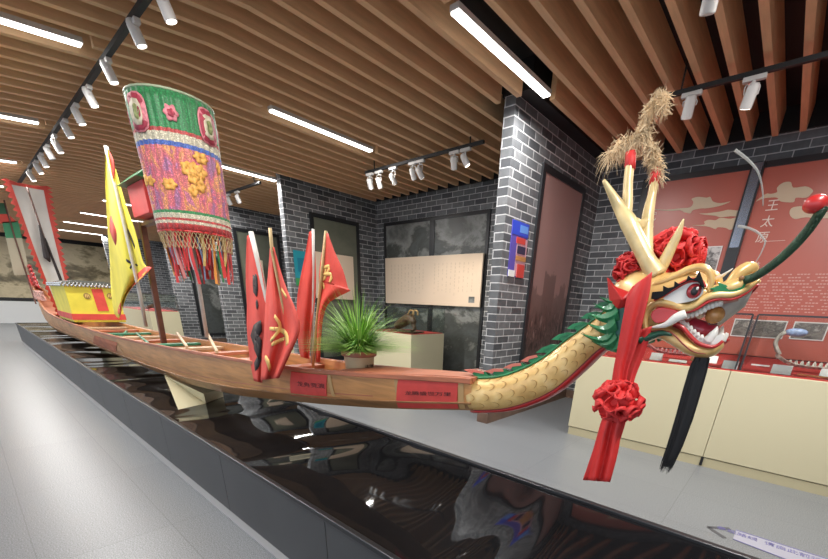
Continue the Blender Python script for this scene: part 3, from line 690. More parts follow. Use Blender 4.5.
# black beard: hair tassel below the chin
b = MB(); rnd = random.Random(3)
core = [H(704, 352, 0), H(699, 366, 0), H(692, 390, .0), H(684, 418, 0), H(675, 445, 0), H(666, 466, 0)]
q = catmull(core, 4); b.tube(q, [interp(i / (len(q) - 1), [0, .1, .3, .7, .92, 1], [.010, .017, .021, .021, .018, .008]) for i in range(len(q))], 10)
for i in range(150):
    a = rnd.uniform(0, 2 * PI); r0 = rnd.uniform(.6, 1.12); st_ = rnd.uniform(0, .35)
    pts = []
    for j in range(6):
        t = st_ + (1 - st_) * j / 5 * rnd.uniform(.97, 1.03); w_ = interp(t, [0, .1, .3, .7, 1], [.009, .018, .022, .022, .018]) * r0
        c = q[min(len(q) - 1, int(t * (len(q) - 1)))]
        pts.append(c + Vector((math.cos(a) * w_, math.sin(a) * w_, -.012 * (j == 5) * rnd.random() * 2)))
    b.tube(pts, [.0016, .0018, .0018, .0015, .001, .0003], 3)
b.build('beard', mat('black_hair', (.006, .006, .007), .55), head)
# ================================================================ things hung on the dragon
M_RIB = mat('red_satin', (.60, .030, .028), .5, var=.12, scale=10)
rib = thing('red_ribbon', H(618, 400, -.14), 'long red cloth ribbon with a rosette hanging from the dragon head', 'ribbon')
def strip(rows, name, parent, m=M_RIB, fold=.006, nf=3, seg=14, solid=.0025, phase=0, grow=1.0):
    """rows: (uL, vL, uR, vR, y offset from the boat's centre plane) from top to bottom, folded like hanging cloth"""
    q = dense(rows, 5); g = []
    for i, r in enumerate(q):
        t = i / (len(q) - 1); ln = []
        for j in range(seg + 1):
            a = j / seg; u = r[0] + (r[2] - r[0]) * a; v = r[1] + (r[3] - r[1]) * a
            ln.append(H(u, v, r[4] + fold * (1 + grow * t) * math.sin(a * PI * 2 * nf + phase + 1.3 * math.sin(3 * t)) * (.35 + .65 * math.sin(PI * a))))
        g.append(ln)
    return MB().grid(g).build(name, m, parent, smooth=True, solid=solid)
strip([(632, 287, 652, 272, -.128), (627, 296, 650, 290, -.133), (624, 312, 645, 312, -.133), (618, 345, 637, 345, -.125), (613, 372, 628, 372, -.12), (611, 392, 626, 392, -.12)], 'front_band', rib, nf=1.5, fold=.004)
strip([(640, 330, 652, 326, -.11), (634, 350, 646, 350, -.10), (626, 375, 636, 375, -.10), (622, 392, 632, 392, -.11)], 'rear_band', rib, nf=1, fold=.004)
strip([(606, 410, 624, 413, -.12), (600, 425, 622, 427, -.12), (593, 450, 618, 452, -.12), (583, 480, 610, 482, -.12)], 'hanging_tail', rib, nf=2, fold=.010)
strip([(614, 412, 629, 410, -.105), (612, 425, 624, 428, -.105), (606, 446, 617, 450, -.105)], 'hanging_tail', rib, nf=1, fold=.006)
def ruffle(c, r, n, seed, sx=1, sz=1, petal=.4):
    """a knotted cloth flower: many gathered loops of cloth round a core"""
    rnd = random.Random(seed); b = MB(); c = Vector(c)
    b.ell(c, (r * .72 * sx, r * .6, r * .72 * sz), 16, 10, f=lambda d: 1 + .18 * noise.noise(d * 3.1 + Vector((seed, 0, 0))))
    for i in range(n):
        d = Vector((rnd.gauss(0, 1), -abs(rnd.gauss(0, .8)) if rnd.random() < .8 else rnd.gauss(0, .8), rnd.gauss(0, 1))).normalized()
        ctr = c + Vector((d.x * sx, d.y * .8, d.z * sz)) * r * .62
        a1 = d.orthogonal().normalized(); a2 = d.cross(a1); ph = rnd.uniform(0, 2 * PI); wv = rnd.uniform(1.5, 3.2)
        rows = []
        for k in range(13):
            th = ph + 2 * PI * k / 13 * .92; rr = r * petal * (.75 + .35 * math.sin(wv * th + i)); e = a1 * math.cos(th) + a2 * math.sin(th)
            rows.append([ctr + e * rr * .35, ctr + e * rr * .8 + d * r * .22, ctr + e * rr * 1.05 + d * r * (.30 + .12 * math.sin(2 * th + i)), ctr + e * rr * .9 + d * r * .46])
        b.grid(rows)
    return b
ruffle(H(618, 401, -.135), .060, 20, 5, 1.15, .85, .55).build('rosette', M_REDCLOTH, rib, smooth=True, solid=.002)
pom = ruffle(H(671, 257, .045), .068, 30, 11, 1.25, 1.0, .5)
tag(pom.build('cloth_flower', M_REDCLOTH, smooth=True, solid=.002), 'big red ruffled cloth flower between the dragon horns', 'flower')
tag(ruffle(H(630, 268, -.03), .040, 14, 8, 1.05, 1, .6).build('cloth_flower', M_REDCLOTH, smooth=True, solid=.002), 'smaller red cloth flower behind the antler, above the red ear', 'flower')
# dried straw tied over the antler tips
b = MB(); rnd = random.Random(9)
def bundle(path, n, spread, ln, droop=.03):
    q = catmull(path, 8)
    for i in range(n):
        k = rnd.randrange(len(q) - 1); p = q[k] + Vector([rnd.gauss(0, spread * .42) for _ in range(3)]); t = (q[min(k + 2, len(q) - 1)] - q[max(k - 1, 0)]).normalized()
        d = (t * rnd.choice((-1, 1)) * rnd.uniform(.3, 1) + Vector([rnd.gauss(0, .5) for _ in range(3)])).normalized(); L = rnd.uniform(.5, 1.1) * ln
        pts = [p, p + d * L * .5, p + d * L + Vector((0, 0, -droop * rnd.random()))]
        b.tube(pts, [.0009, .0008, .0003], 3)
SY = YH + .04
bundle([H(655, 172, SY + .02), H(655, 160, SY + .01), H(648, 148, SY), H(643, 135, SY), H(647, 118, SY), H(655, 102, SY), H(662, 100, SY), H(664, 110, SY)], 1500, .011, .029, .008)
bundle([H(628, 146, SY), H(636, 140, SY), H(645, 132, SY)], 420, .011, .03)
bundle([H(630, 142, SY), H(618, 148, SY), H(607, 158, SY)], 260, .011, .04, .03)
bundle([H(652, 150, SY), H(657, 165, SY + .02), H(658, 178, SY + .02)], 380, .011, .032, .02)
tag(b.build('straw_bundle', mat('dry_straw', (.70, .54, .34), .7, var=.3, scale=30)), 'dried straw bundle tied over the tips of the dragon antler', 'straw')

# ================================================================ things standing in the boat
M_FLAG = mat('red_flag_cloth', (.62, .065, .045), .6, var=.14, scale=6, bump=.4, bscale=9)
M_YEL = mat('yellow_cloth', (.72, .62, .06), .55, var=.12, scale=5); M_YELP = mat('yellow_lettering', (.75, .50, .16), .6)
M_POLE_G = mat('grey_white_pole', (.52, .50, .46), .4, var=.1, scale=20); M_POLE_Y = mat('bamboo_pole', (.50, .36, .17), .5, var=.2, scale=30); M_POLE_B = mat('brown_mast', (.13, .05, .032), .45, var=.3, scale=12)
M_BLKP = mat('black_lettering', (.02, .012, .012), .6)
def F(u, v, d): return H(u, v, d)
def flag(label, rows, pole, m=M_FLAG, pole_m=M_POLE_G, marks=(), fold=.02, nf=2, pr=.009, group=None, border=None, cat='flag', phase=0):
    base = F(*pole[-1]); t = thing('flag', base, label, cat, group)
    MB().tube([F(*q) for q in pole], pr, 8).build('pole', pole_m, t, smooth=True)
    q = dense(rows, 5); seg = 14
    def pt(a, tt, out=0.0):
        f = tt * (len(q) - 1); i = min(int(f), len(q) - 2); k = f - i; r = [x0 + (x1 - x0) * k for x0, x1 in zip(q[i], q[i + 1])]
        u = r[0] + (r[2] - r[0]) * a; v = r[1] + (r[3] - r[1]) * a
        return F(u, v, r[4] + fold * math.sin(a * PI * 2 * nf + phase + 1.5 * tt) * min(1, .2 + 1.4 * tt) - out)
    cl = MB().grid([[pt(j / seg, i / 24) for j in range(seg + 1)] for i in range(25)]).build('cloth', m, t, smooth=True, solid=.002)
    for (pts, wd, mm) in marks:      # brush strokes: (a, t) points on the cloth
        qq = catmull([Vector((a, b_, 0)) for a, b_ in pts], 4); g = []
        for i, p in enumerate(qq):
            d = (qq[min(i + 1, len(qq) - 1)] - qq[max(i - 1, 0)]).normalized(); nn = Vector((-d.y, d.x * .6, 0)) * wd * (.5 + .5 * math.sin(PI * min(1, .15 + i / len(qq) * .8)))
            g.append([pt(p.x + nn.x * k, p.y + nn.y * k * .55, .003) for k in (-1, 0, 1)])
        MB().grid(g).build('brush_stroke', mm, cl, smooth=True, solid=.0015)
    if border:
        for side in (0, 1):
            g = MB()
            for k in range(26):
                t0, t1 = k / 26, (k + 1) / 26; a0 = 0 if side == 0 else 1; sg = -1 if side == 0 else 1
                g.v += [tuple(pt(a0, t0)), tuple(pt(a0, t1)), tuple(pt(a0 + sg * .12, (t0 + t1) / 2)), tuple(pt(a0 - sg * .11, t0, .002)), tuple(pt(a0 - sg * .11, t1, .002))]
                n = len(g.v) - 5; g.f += [(n, n + 2, n + 1), (n, n + 1, n + 4, n + 3)]
            g.build('toothed_border', border, cl, solid=.003)
        MB().grid([[pt(j / 10, tt, .003) for j in range(11)] for tt in (0, .02, .04)]).build('top_border', border, cl, solid=.003)
    return t, pt
def glyph(cx, cy, s, sy=None):
    sy = sy or s; G = [[(-.4, -.3), (.35, -.45)], [(0, -.5), (-.1, .0), (-.45, .5)], [(-.45, .05), (.4, -.05)], [(.1, 0), (.3, .35), (.5, .45)], [(-.2, .25), (.15, .2)]]
    return [[(cx + x * s, cy + y * sy) for x, y in g] for g in G]
def marks(gl, w_, m): return [(g, w_, m) for g in gl]
dy = -.19
flag('slender red flag with black brush writing, leftmost of the planted red flags',
     [(247, 236, 252, 233, dy), (246, 262, 259, 258, dy), (246, 285, 264, 282, dy - .01), (247, 305, 266, 305, dy - .02), (247, 330, 268, 330, dy - .03), (250, 360, 266, 360, dy - .04), (254, 381, 262, 383, dy - .05)],
     [(251, 232, dy), (258, 262, dy), (269, 308, dy), (278, 350, dy + .02)], marks=[([(.4, .30), (.5, .34), (.45, .42)], .14, M_BLKP), ([(.6, .27), (.55, .38)], .07, M_BLKP), ([(.5, .47), (.55, .52)], .07, M_BLKP),
     ([(.7, .64), (.3, .70), (.7, .76)], .15, M_BLKP), ([(.3, .74), (.6, .82), (.25, .88)], .12, M_BLKP)], pr=.014, nf=1.2, fold=.012)
dy = -.245
flag('broad red flag with yellow brush writing, right beside the slender one with black writing',
     [(270, 248, 274, 247, dy), (268, 275, 281, 272, dy), (266, 295, 288, 292, dy - .01), (265, 315, 296, 310, dy - .02), (264, 335, 300, 330, dy - .03), (262, 358, 292, 350, dy - .04), (261, 380, 279, 378, dy - .05)],
     [(270, 228, dy), (272, 250, dy), (282, 300, dy), (292, 350, dy + .02)], pole_m=M_POLE_Y, marks=marks([[(.75, .30), (.85, .38)], [(.3, .52), (.45, .62), (.2, .72)], [(.15, .62), (.55, .66), (.75, .78)], [(.25, .75), (.6, .72)], [(.1, .83), (.4, .93)]], .055, M_YELP), nf=1.6, fold=.022, phase=1)
flag('plain-looking red flag on a white pole, second from the right, left of the triangular one',
     [(309, 232, 314, 230, .13), (305, 255, 315, 252, .13), (300, 280, 316, 278, .12), (297, 300, 315, 300, .12), (297, 325, 312, 322, .11), (299, 348, 310, 348, .11), (301, 357, 309, 359, .11)],
     [(313, 229, .13), (314, 270, .13), (313, 320, .13), (312, 366, .13)], nf=1.3, fold=.015)
flag('red flag flying out to a point, rightmost of the planted red flags',
     [(324, 234, 328, 233, .05), (322, 252, 334, 250, .05), (320, 266, 343, 270, .05), (319, 279, 348, 288, .05), (319, 281, 350, 291, .05), (319, 292, 336, 298, .05), (317, 306, 327, 306, .05), (316, 325, 322, 325, .05), (316, 362, 320, 362, .05)],
     [(326, 231, .05), (321, 280, .05), (317, 320, .05), (313, 368, .05)], pole_m=M_POLE_Y, marks=marks([[(.15, .26), (.4, .24), (.3, .3)], [(.1, .32), (.45, .3), (.35, .38)], [(.25, .24), (.2, .34), (.05, .40)], [(.1, .5), (.2, .58)]], .045, M_YELP), nf=1.1, fold=.012)
# tall yellow pennant, white banner, seen from the waist of the boat to the stern
flag('tall narrow yellow pennant with red blotches on a white pole amidships',
     [(106, 149, 108, 149, -.12), (105, 175, 117, 173, -.12), (106, 200, 126, 205, -.12), (108, 235, 135, 230, -.12), (110, 262, 143, 262, -.12), (111, 290, 148, 270, -.12), (114, 312, 130, 290, -.12), (119, 319, 124, 303, -.12)],
     [(106, 146, -.12), (116, 188, -.12), (129, 245, -.12), (139, 290, -.12), (146, 326, -.10)], m=M_YEL, marks=[([(.86, .05), (.9, .13)], .35, M_FLAG), ([(.25, .38), (.15, .45)], .16, M_FLAG), ([(.85, .66), (.9, .76), (.8, .86)], .22, M_FLAG), ([(.45, .9), (.2, .97)], .2, M_FLAG),
     ([(.75, .42), (.85, .50)], .03, M_BLKP), ([(.5, .56), (.8, .6)], .03, M_BLKP), ([(.55, .62), (.75, .56)], .03, M_BLKP)], nf=1.4, fold=.03, pr=.017)
def XB(u, v, x): return P(u, v, x=x)
tb = thing('banner', P(78, 318, x=-10), 'tall white banner with red toothed border near the stern', 'banner')
L = dense([(5, 178, 47, 186, 0), (18, 212, 52, 215, 0), (32, 250, 60, 250, 0), (46, 285, 68, 285, 0), (59, 316, 77, 319, 0)], 6)
def bp(a, t, o=0.0):
    f = t * (len(L) - 1); i = min(int(f), len(L) - 2); k = f - i; r = [x0 + (x1 - x0) * k for x0, x1 in zip(L[i], L[i + 1])]
    return XB(r[0] + (r[2] - r[0]) * a, r[1] + (r[3] - r[1]) * a - 3 * math.sin(PI * a) * (t < .02) * -1, -10 + .03 * math.sin(a * 5 + t * 4) + o)
cl = MB().grid([[bp(j / 12, i / 20) for j in range(13)] for i in range(21)]).build('cloth', mat('white_cloth', (.72, .70, .66), .6, var=.08, scale=3), tb, smooth=True, solid=.004)
for a0, sg in ((0, -1), (1, 1)):
    g = MB()
    for k in range(24):
        t0, t1 = k / 24, (k + 1) / 24; n = len(g.v)
        g.v += [tuple(bp(a0, t0, .006)), tuple(bp(a0, t1, .006)), tuple(bp(a0 + sg * .13, (t0 + t1) / 2 + .01, .006)), tuple(bp(a0 - sg * .10, t0, .008)), tuple(bp(a0 - sg * .10, t1, .008))]; g.f += [(n, n + 2, n + 1), (n, n + 1, n + 4, n + 3)]
    g.build('toothed_border', M_FLAG, cl, solid=.004)
MB().grid([[bp(j / 10, tt, .008) for j in range(11)] for tt in (0, .03, .06)]).build('top_border', M_FLAG, cl, solid=.004)
MB().tube([XB(27, 187, -9.93), XB(45, 240, -9.93), XB(62, 285, -9.93), XB(78, 323, -9.93)], .012, 8).build('pole', M_POLE_B, tb, smooth=True)
MB().tube([XB(39, 225, -9.9), XB(43, 240, -9.9), XB(47, 258, -9.9), XB(50, 262, -9.9)], [.008, .03, .045, .01], 7).build('black_tassel', M_BLKP, tb)
MB().tube([XB(45, 238, -9.9), XB(60, 278, -9.9), XB(77, 321, -9.9)], [.010, .022, .018], 7).build('black_wrap', M_BLKP, tb)
# second banner rising beside it, green and red, at the edge of view
t2 = thing('banner', P(25, 285, x=-15), 'faded green and red striped banner partly behind the white one, at the left edge', 'banner')
for nm, rws, mm in (('upper_panel', [(-12, 203), (5, 203), (8, 214), (-8, 214)], mat('dull_green_cloth', (.05, .17, .09), .6)), ('red_panel', [(-8, 214), (8, 214), (17, 222), (-5, 224)], M_FLAG), ('green_panel', [(2, 222), (18, 221), (22, 238), (6, 238)], mat('green_cloth', (.03, .22, .10), .6)), ('pale_panel', [(6, 238), (22, 238), (30, 275), (14, 275)], mat('pale_cloth', (.40, .36, .26), .6))):
    MB().grid([[XB(rws[0][0], rws[0][1], -14.6), XB(rws[1][0], rws[1][1], -14.6)], [XB(rws[3][0], rws[3][1], -14.6), XB(rws[2][0], rws[2][1], -14.6)]]).build(nm, mm, t2, solid=.01)
MB().tube([XB(4, 200, -14.58), XB(14, 235, -14.58), XB(30, 286, -14.58), XB(36, 304, -14.4)], .015, 6).build('pole', M_POLE_B, t2)
# yellow cabin with a silver roof edge; its front faces the dragon head
ca = thing('boat_cabin', (-8.8, YC, .90), 'small yellow cloth cabin with red bands and silver beaded roof edge', 'cabin')
XF = -8.2; q = P(66, 300, x=XF); x0, x1, y0, y1 = -9.5, XF, 1.06, 1.69; z0, z1 = .925, 1.47
box('yellow_wall', M_YEL, x0, x1, y0, y1, z0, z1, parent=ca, bevel=.006)
box('red_band', M_FLAG, x0 - .01, x1 + .01, y0 - .01, y1 + .01, .96, 1.045, parent=ca)
qs = [P(u, v, x=XF) for u, v in ((91, 289), (102, 289), (109, 311), (98, 311))]
MB().prism([Vector((XF + .008, k.y, k.z)) for k in qs], [Vector((XF - .001, k.y, k.z)) for k in qs]).build('red_panel', M_FLAG, ca)
for u in (87, 110):
    c = P(u, 296, x=XF); o = MB().tube([c, c + Vector((.008, 0, 0))], .042, 16).build('round_mark', mat('brown_gold_mark', (.30, .20, .05), .5), ca)
    for k in range(3): MB().tube([c + Vector((.011, -.022 + .022 * k, -.022)), c + Vector((.011, .014 * (k - 1), .022))], .006, 5).build('brush_stroke', M_YELP, o)
MB().loft([[(x0 - .05, y0 - .03, z1 + .001), (x1 + .04, y0 - .03, z1 + .001), (x1 + .04, y1 + .03, z1 + .001), (x0 - .05, y1 + .03, z1 + .001)], [(x0, y0 + .15, z1 + .04), (x1, y0 + .15, z1 + .04), (x1, y1 - .15, z1 + .04), (x0, y1 - .15, z1 + .04)]]).build('roof', mat('dark_cloth_roof', (.06, .06, .05), .6), ca)
b = MB(); k = 0; y = y0 - .02
while y < y1 + .03: b.ell((x1 + .03, y, z1 - .008 - .024 * (k % 2)), (.012, .018, .020), 7, 5); y += .022; k += 1
x = x0
while x < x1: b.ell((x, y0 - .03, z1 - .008 - .024 * (k % 2)), (.022, .012, .020), 7, 5); x += .04; k += 1
b.build('silver_beads', mat('silver_bead', (.62, .62, .60), .25, metal=.8), ca)
# brown mast with a small red house shaped lantern
mt = thing('lantern_mast', P(163, 341, y=YC), 'dark brown mast carrying a small red house-shaped lantern with green roof', 'mast')
MB().beam(P(142, 222, y=YC), P(164, 343, y=YC), .05, .05, (1, 0, 0)).build('mast', M_POLE_B, mt, bevel=.004)
A, B_, C_, D_ = P(133, 190, y=1.30), P(146, 186, y=1.30), P(160, 222, y=1.30), P(143, 226, y=1.30)
xa, xb = -4.86, -4.40; zc, zt = 2.02, 2.26
box('lantern_body', mat('scarlet_lantern', (.58, .04, .035), .45, var=.15, scale=5), xa, xb, 1.26, 1.50, zc, zt, parent=mt, bevel=.006)
box('lantern_side', mat('pink_lantern_paper', (.66, .34, .28), .5), xa - .015, xa, 1.28, 1.48, zc + .02, zt - .02, parent=mt)
b = MB(); b.loft([[(xa - .07, 1.20, zt), (xb + .07, 1.20, zt), (xb + .07, 1.56, zt), (xa - .07, 1.56, zt)], [(xa + .02, 1.32, zt + .10), (xb - .02, 1.32, zt + .10), (xb - .02, 1.44, zt + .10), (xa + .02, 1.44, zt + .10)]])
b.build('roof', mat('green_tile_roof', (.03, .16, .06), .4, var=.4, scale=20), mt, bevel=.004)
for z in (1.98, 2.14): box('cross_arm', M_POLE_B, xa - .16, xb, 1.34, 1.40, z, z + .025, parent=mt)
# round embroidered canopy on its pole
cc = Vector((-3.76, YC)); r0 = .262
cp = thing('parade_canopy', (-3.88, YC, .95), 'tall round embroidered green and magenta parade canopy with hanging ribbons', 'canopy')
def canopy_mat():
    m, nt, b = nodes('embroidered_silk')
    g = N(nt, 'ShaderNodeNewGeometry'); sp = N(nt, 'ShaderNodeSeparateXYZ'); nt.links.new(g.outputs['Position'], sp.inputs[0])
    z0_, z1_ = 1.84, 2.62
    f = mathn(nt, 'DIVIDE', mathn(nt, 'SUBTRACT', sp.outputs[2], z0_), z1_ - z0_)
    G_, RD, CR, BL, MG = (.02, .20, .06), (.42, .04, .04), (.50, .46, .34), (.04, .10, .38), (.46, .09, .14)
    r = ramp(nt, f, [(0, RD), (.035, CR), (.055, RD), (.075, CR), (.115, G_), (.14, MG), (.62, BL), (.655, CR), (.715, RD), (.745, G_)], 'CONSTANT')
    ang = mathn(nt, 'ARCTAN2', mathn(nt, 'SUBTRACT', sp.outputs[1], cc.y), mathn(nt, 'SUBTRACT', sp.outputs[0], cc.x))
    cb = N(nt, 'ShaderNodeCombineXYZ'); nt.links.new(mathn(nt, 'MULTIPLY', ang, 1.6), cb.inputs[0]); nt.links.new(mathn(nt, 'MULTIPLY', sp.outputs[2], 3.0), cb.inputs[1])
    n = N(nt, 'ShaderNodeTexNoise', i_Scale=2.2, i_Detail=5.0, i_Distortion=.8); nt.links.new(cb.outputs[0], n.inputs['Vector'])
    r2 = ramp(nt, n.outputs['Fac'], [(.36, (.30, .12, .24)), (.44, (.50, .10, .15)), (.53, (.55, .15, .13)), (.60, (.60, .27, .07)), (.66, (.42, .12, .20))])
    inmg = mathn(nt, 'MULTIPLY', mathn(nt, 'GREATER_THAN', f, .14), mathn(nt, 'LESS_THAN', f, .62))
    mx = N(nt, 'ShaderNodeMix', data_type='RGBA'); nt.links.new(inmg, mx.inputs[0]); nt.links.new(r.outputs[0], mx.inputs[6]); nt.links.new(r2.outputs[0], mx.inputs[7])
    v = N(nt, 'ShaderNodeTexNoise', i_Scale=120.0, i_Detail=2.0); nt.links.new(g.outputs['Position'], v.inputs['Vector'])
    r3 = ramp(nt, v.outputs['Fac'], [(.35, (.6, .6, .6)), (.58, (1, 1, 1)), (.68, (1.9, 1.9, 1.9))])
    m2 = N(nt, 'ShaderNodeMix', data_type='RGBA', blend_type='MULTIPLY'); m2.inputs[0].default_value = 1; nt.links.new(mx.outputs[2], m2.inputs[6]); nt.links.new(r3.outputs[0], m2.inputs[7])
    nt.links.new(m2.outputs[2], b.inputs['Base Color']); b.inputs['Roughness'].default_value = .5; b.inputs['Sheen Weight'].default_value = .3
    return m
def cyl(a, z, off=0.0):
    rr = r0 * (1.0 - .07 * (2.64 - z) / .8) + .006 * math.sin(a * 34) * (1 if z < 2.6 else .4) + off
    return Vector((cc.x + .10 * (z - 2.3) * -.5 + rr * math.cos(a), cc.y + rr * math.sin(a), z))
sk = MB().grid([[cyl(2 * PI * j / 170, 1.82 + .81 * i / 16) for j in range(171)] for i in range(17)]).build('silk_cylinder', canopy_mat(), cp, smooth=True, solid=.004)
MB().tube([cyl(2 * PI * j / 60, 2.635) for j in range(61)], .008, 6).build('top_hoop', mat('pale_green_hoop', (.38, .45, .30), .5), cp, smooth=True)
MB().tube([cyl(2 * PI * j / 60, 1.82) for j in range(61)], .007, 6).build('bottom_hoop', M_RED, cp, smooth=True)
for k in range(6):
    a = k * PI / 3; MB().beam((cc.x - .016, cc.y, 2.62), cyl(a, 2.62, -.01), .012, .012).build('spoke', M_POLE_Y, cp)
VA = math.atan2(-cc.y, -cc.x) + .14          # bearing of the camera side
def patch(a, z, ra, rz, m, name, off, n=24, lobes=0, parent=None):
    b = MB(); pts = []
    for k in range(n):
        t = 2 * PI * k / n; q = 1 + (.16 * math.cos(lobes * t) if lobes else 0); sq = abs(math.cos(t)) ** .7 * (1 if math.cos(t) > 0 else -1), abs(math.sin(t)) ** .7 * (1 if math.sin(t) > 0 else -1)
        if lobes: sq = (math.cos(t), math.sin(t))
        pts.append((sq[0] * ra * q, sq[1] * rz * q))
    rings = [[cyl(a + x * s_ / r0, z + y * s_, off) for x, y in pts] for s_ in (.02, .5, 1)]
    b.loft(rings, True, False); return b.build(name, m, parent or sk, smooth=True, solid=.0015)
M_CRM = mat('cream_embroidery', (.60, .54, .40), .6, var=.25, scale=40); M_MAG = mat('maroon_embroidery', (.36, .04, .07), .6, var=.3, scale=50); M_PNK = mat('pink_embroidery', (.66, .22, .26), .6, var=.3, scale=60); M_LEAF = mat('olive_embroidery', (.22, .25, .10), .6, var=.5, scale=60)
M_ORG = mat('orange_embroidery', (.66, .34, .07), .6, var=.35, scale=50)
for k, a in enumerate((-1.02, .72, 2.4, -2.75)):
    p1 = patch(VA + a, 2.495, .080, .108, M_PNK, 'medallion_rim', .010, parent=sk)
    patch(VA + a, 2.495, .071, .098, M_MAG, 'medallion', .013); patch(VA + a, 2.495, .050, .070, M_CRM, 'medallion_centre', .017); patch(VA + a, 2.495, .026, .038, M_LEAF, 'medallion_flower', .020, lobes=5)
for a in (-.18, 1.57, -1.9, 3.0):
    patch(VA + a, 2.505, .040, .044, M_PNK, 'rose', .010, lobes=6); patch(VA + a, 2.505, .020, .022, M_MAG, 'rose_heart', .014, lobes=5)
for k in range(11):
    a = VA + (k * 2.399) % (2 * PI); z = 2.08 + (k * .618 % 1) * .22
    patch(a, z, .030 + .010 * (k % 3), .034, M_ORG, 'orange_flower', .006, lobes=4 + k % 3)
for a in (0, .09, -.07, .03, .14): patch(VA + .05 + a * 1.6, 2.16 + math.sin(a * 60) * .05, .038, .045, M_ORG, 'orange_flower', .007, lobes=5)
ribs = [mat('ribbon_' + n_, c_, .5) for n_, c_ in (('scarlet', (.55, .04, .04)), ('orange', (.62, .25, .05)), ('silver', (.42, .42, .46)), ('green', (.03, .20, .07)), ('rose', (.50, .17, .16)), ('blue', (.16, .22, .34)), ('gold', (.5, .35, .12)))]
rnd = random.Random(4)
for k in range(72):
    a = 2 * PI * k / 72 + rnd.uniform(-.03, .03); L_ = rnd.uniform(.20, .36); wd = rnd.uniform(.006, .013); rr = rnd.uniform(-.05, -.002); rows = []
    for i in range(7):
        t = i / 6; sw = .012 * math.sin(t * 4 + k); rows.append([cyl(a - wd / r0 + sw / r0, 1.825, rr - .02 * t) - Vector((0, 0, L_ * t)), cyl(a + wd / r0 + sw / r0, 1.825, rr - .02 * t) - Vector((0, 0, L_ * t))])
    MB().grid(rows).build('hanging_ribbon', ribs[k % 7 if rnd.random() < .6 else 0], cp, solid=.0015)
# net of beads under the rim
b = MB(); 
for k in range(60):
    a = 2 * PI * k / 60
    b.tube([cyl(a, 1.82, .004), cyl(a + .12, 1.77, -.004), cyl(a, 1.71, -.01)], .0022, 4); b.tube([cyl(a, 1.82, .004), cyl(a - .12, 1.77, -.004), cyl(a, 1.71, -.01)], .0022, 4)
b.build('bead_net', mat('gold_bead_net', (.5, .38, .2), .5), cp)
MB().tube([(cc.x - .016, YC, 2.62), P(196, 268, y=YC), P(207, 337, y=YC)], .016, 10).build('pole', M_POLE_G, cp, smooth=True)
# loose sticks and paddles lying across the thwarts
for k, (a, c, m_, lb) in enumerate((((117, 340, 1.2), (127, 331, 1.5), M_TH_G, 'short green stick leaning in the boat just left of the brown mast'), ((136, 333, 1.5), (150, 345, 1.15), M_TH_G, 'green stick slanting down right beside the foot of the brown mast'),
     ((177, 333, 1.5), (187, 347, 1.2), M_TH_B, 'pale wooden stick leaning in the boat between the two masts'), ((207, 333, 1.5), (217, 352, 1.2), M_TH_B, 'pinkish wooden stick leaning just right of the canopy pole'))):
    A, B_ = P(a[0], a[1], y=a[2]), P(c[0], c[1], y=c[2]); tag(MB().beam(A, B_, .022, .022).build('wooden_stick', m_, bevel=.003), lb, 'stick')
# potted grass
pc = P(364, 373, y=1.40); pc.z = 1.055 - .02; 
pot = thing('potted_grass', (pc.x, 1.38, .985), 'potted bushy green grass plant standing in the boat', 'plant')
def lathe(c, prof, n=28):
    b = MB(); b.loft([[Vector((c[0] + r * math.cos(2 * PI * k / n), c[1] + r * math.sin(2 * PI * k / n), c[2] + z)) for k in range(n)] for r, z in prof]); return b
PX, PY, PZ = pc.x - .012, 1.38, 1.0
lathe((PX, PY, PZ), [(.070, 0), (.074, .01), (.084, .12), (.088, .135)]).build('pot', mat('cream_glazed_pot', (.56, .46, .30), .35), pot, smooth=True, ang=50)
lathe((PX, PY, PZ), [(.090, .118), (.097, .122), (.098, .148), (.090, .152), (.080, .150), (.078, .125)]).build('pot_rim', mat('terracotta_rim', (.36, .13, .08), .45), pot, smooth=True, ang=40)
lathe((PX, PY, PZ), [(.001, .132), (.078, .132), (.078, .138), (.001, .14)]).build('soil', mat('dark_soil', (.03, .02, .015), .9), pot)
va = math.atan2(-PY, -PX)
def potfn(a, b_, c): th = va + .75 + a / .085; return Vector((PX + (.082 + c) * math.cos(th), PY + (.082 + c) * math.sin(th), PZ + .06 + b_))
text_mesh('painted_characters', '吉祥', M_INK, .036, potfn, pot, .001)
rnd = random.Random(21); 
def blades(n, seed, m, lo=.17, hi=.37, spread=1.0):
    rnd = random.Random(seed); b = MB()
    for i in range(n):
        a = rnd.uniform(0, 2 * PI); k = rnd.random() ** .5 * spread; r_ = rnd.uniform(0, .05); L_ = rnd.uniform(lo, hi); lean = k * 1.75
        d = Vector((math.cos(a), math.sin(a), 0)); side = Vector((-d.y, d.x, 0)); p0 = Vector((PX, PY, PZ + .135)) + d * r_; rows = []; p = p0; th = lean * .35
        for j in range(6):
            t = j / 5; wd = .0031 * (1 - t) ** .6 + .0002; rows.append([p - side * wd, p + side * wd]); th = min(1.58, th + lean * .32 * (1 + rnd.uniform(-.2, .2))); p = p + (d * math.sin(th) + Vector((0, 0, math.cos(th)))) * L_ / 5
        b.grid(rows)
    return b
for n_, sd, m_ in ((560, 1, mat('bright_grass', (.20, .42, .05), .5, var=.25, scale=12)), (460, 2, mat('light_grass', (.33, .52, .12), .5, var=.2, scale=12)), (230, 3, mat('deep_grass', (.06, .19, .03), .5, var=.3, scale=12))):
    blades(n_, sd, m_, spread=1.0 if sd != 3 else .75).build('grass_blades', m_, pot)
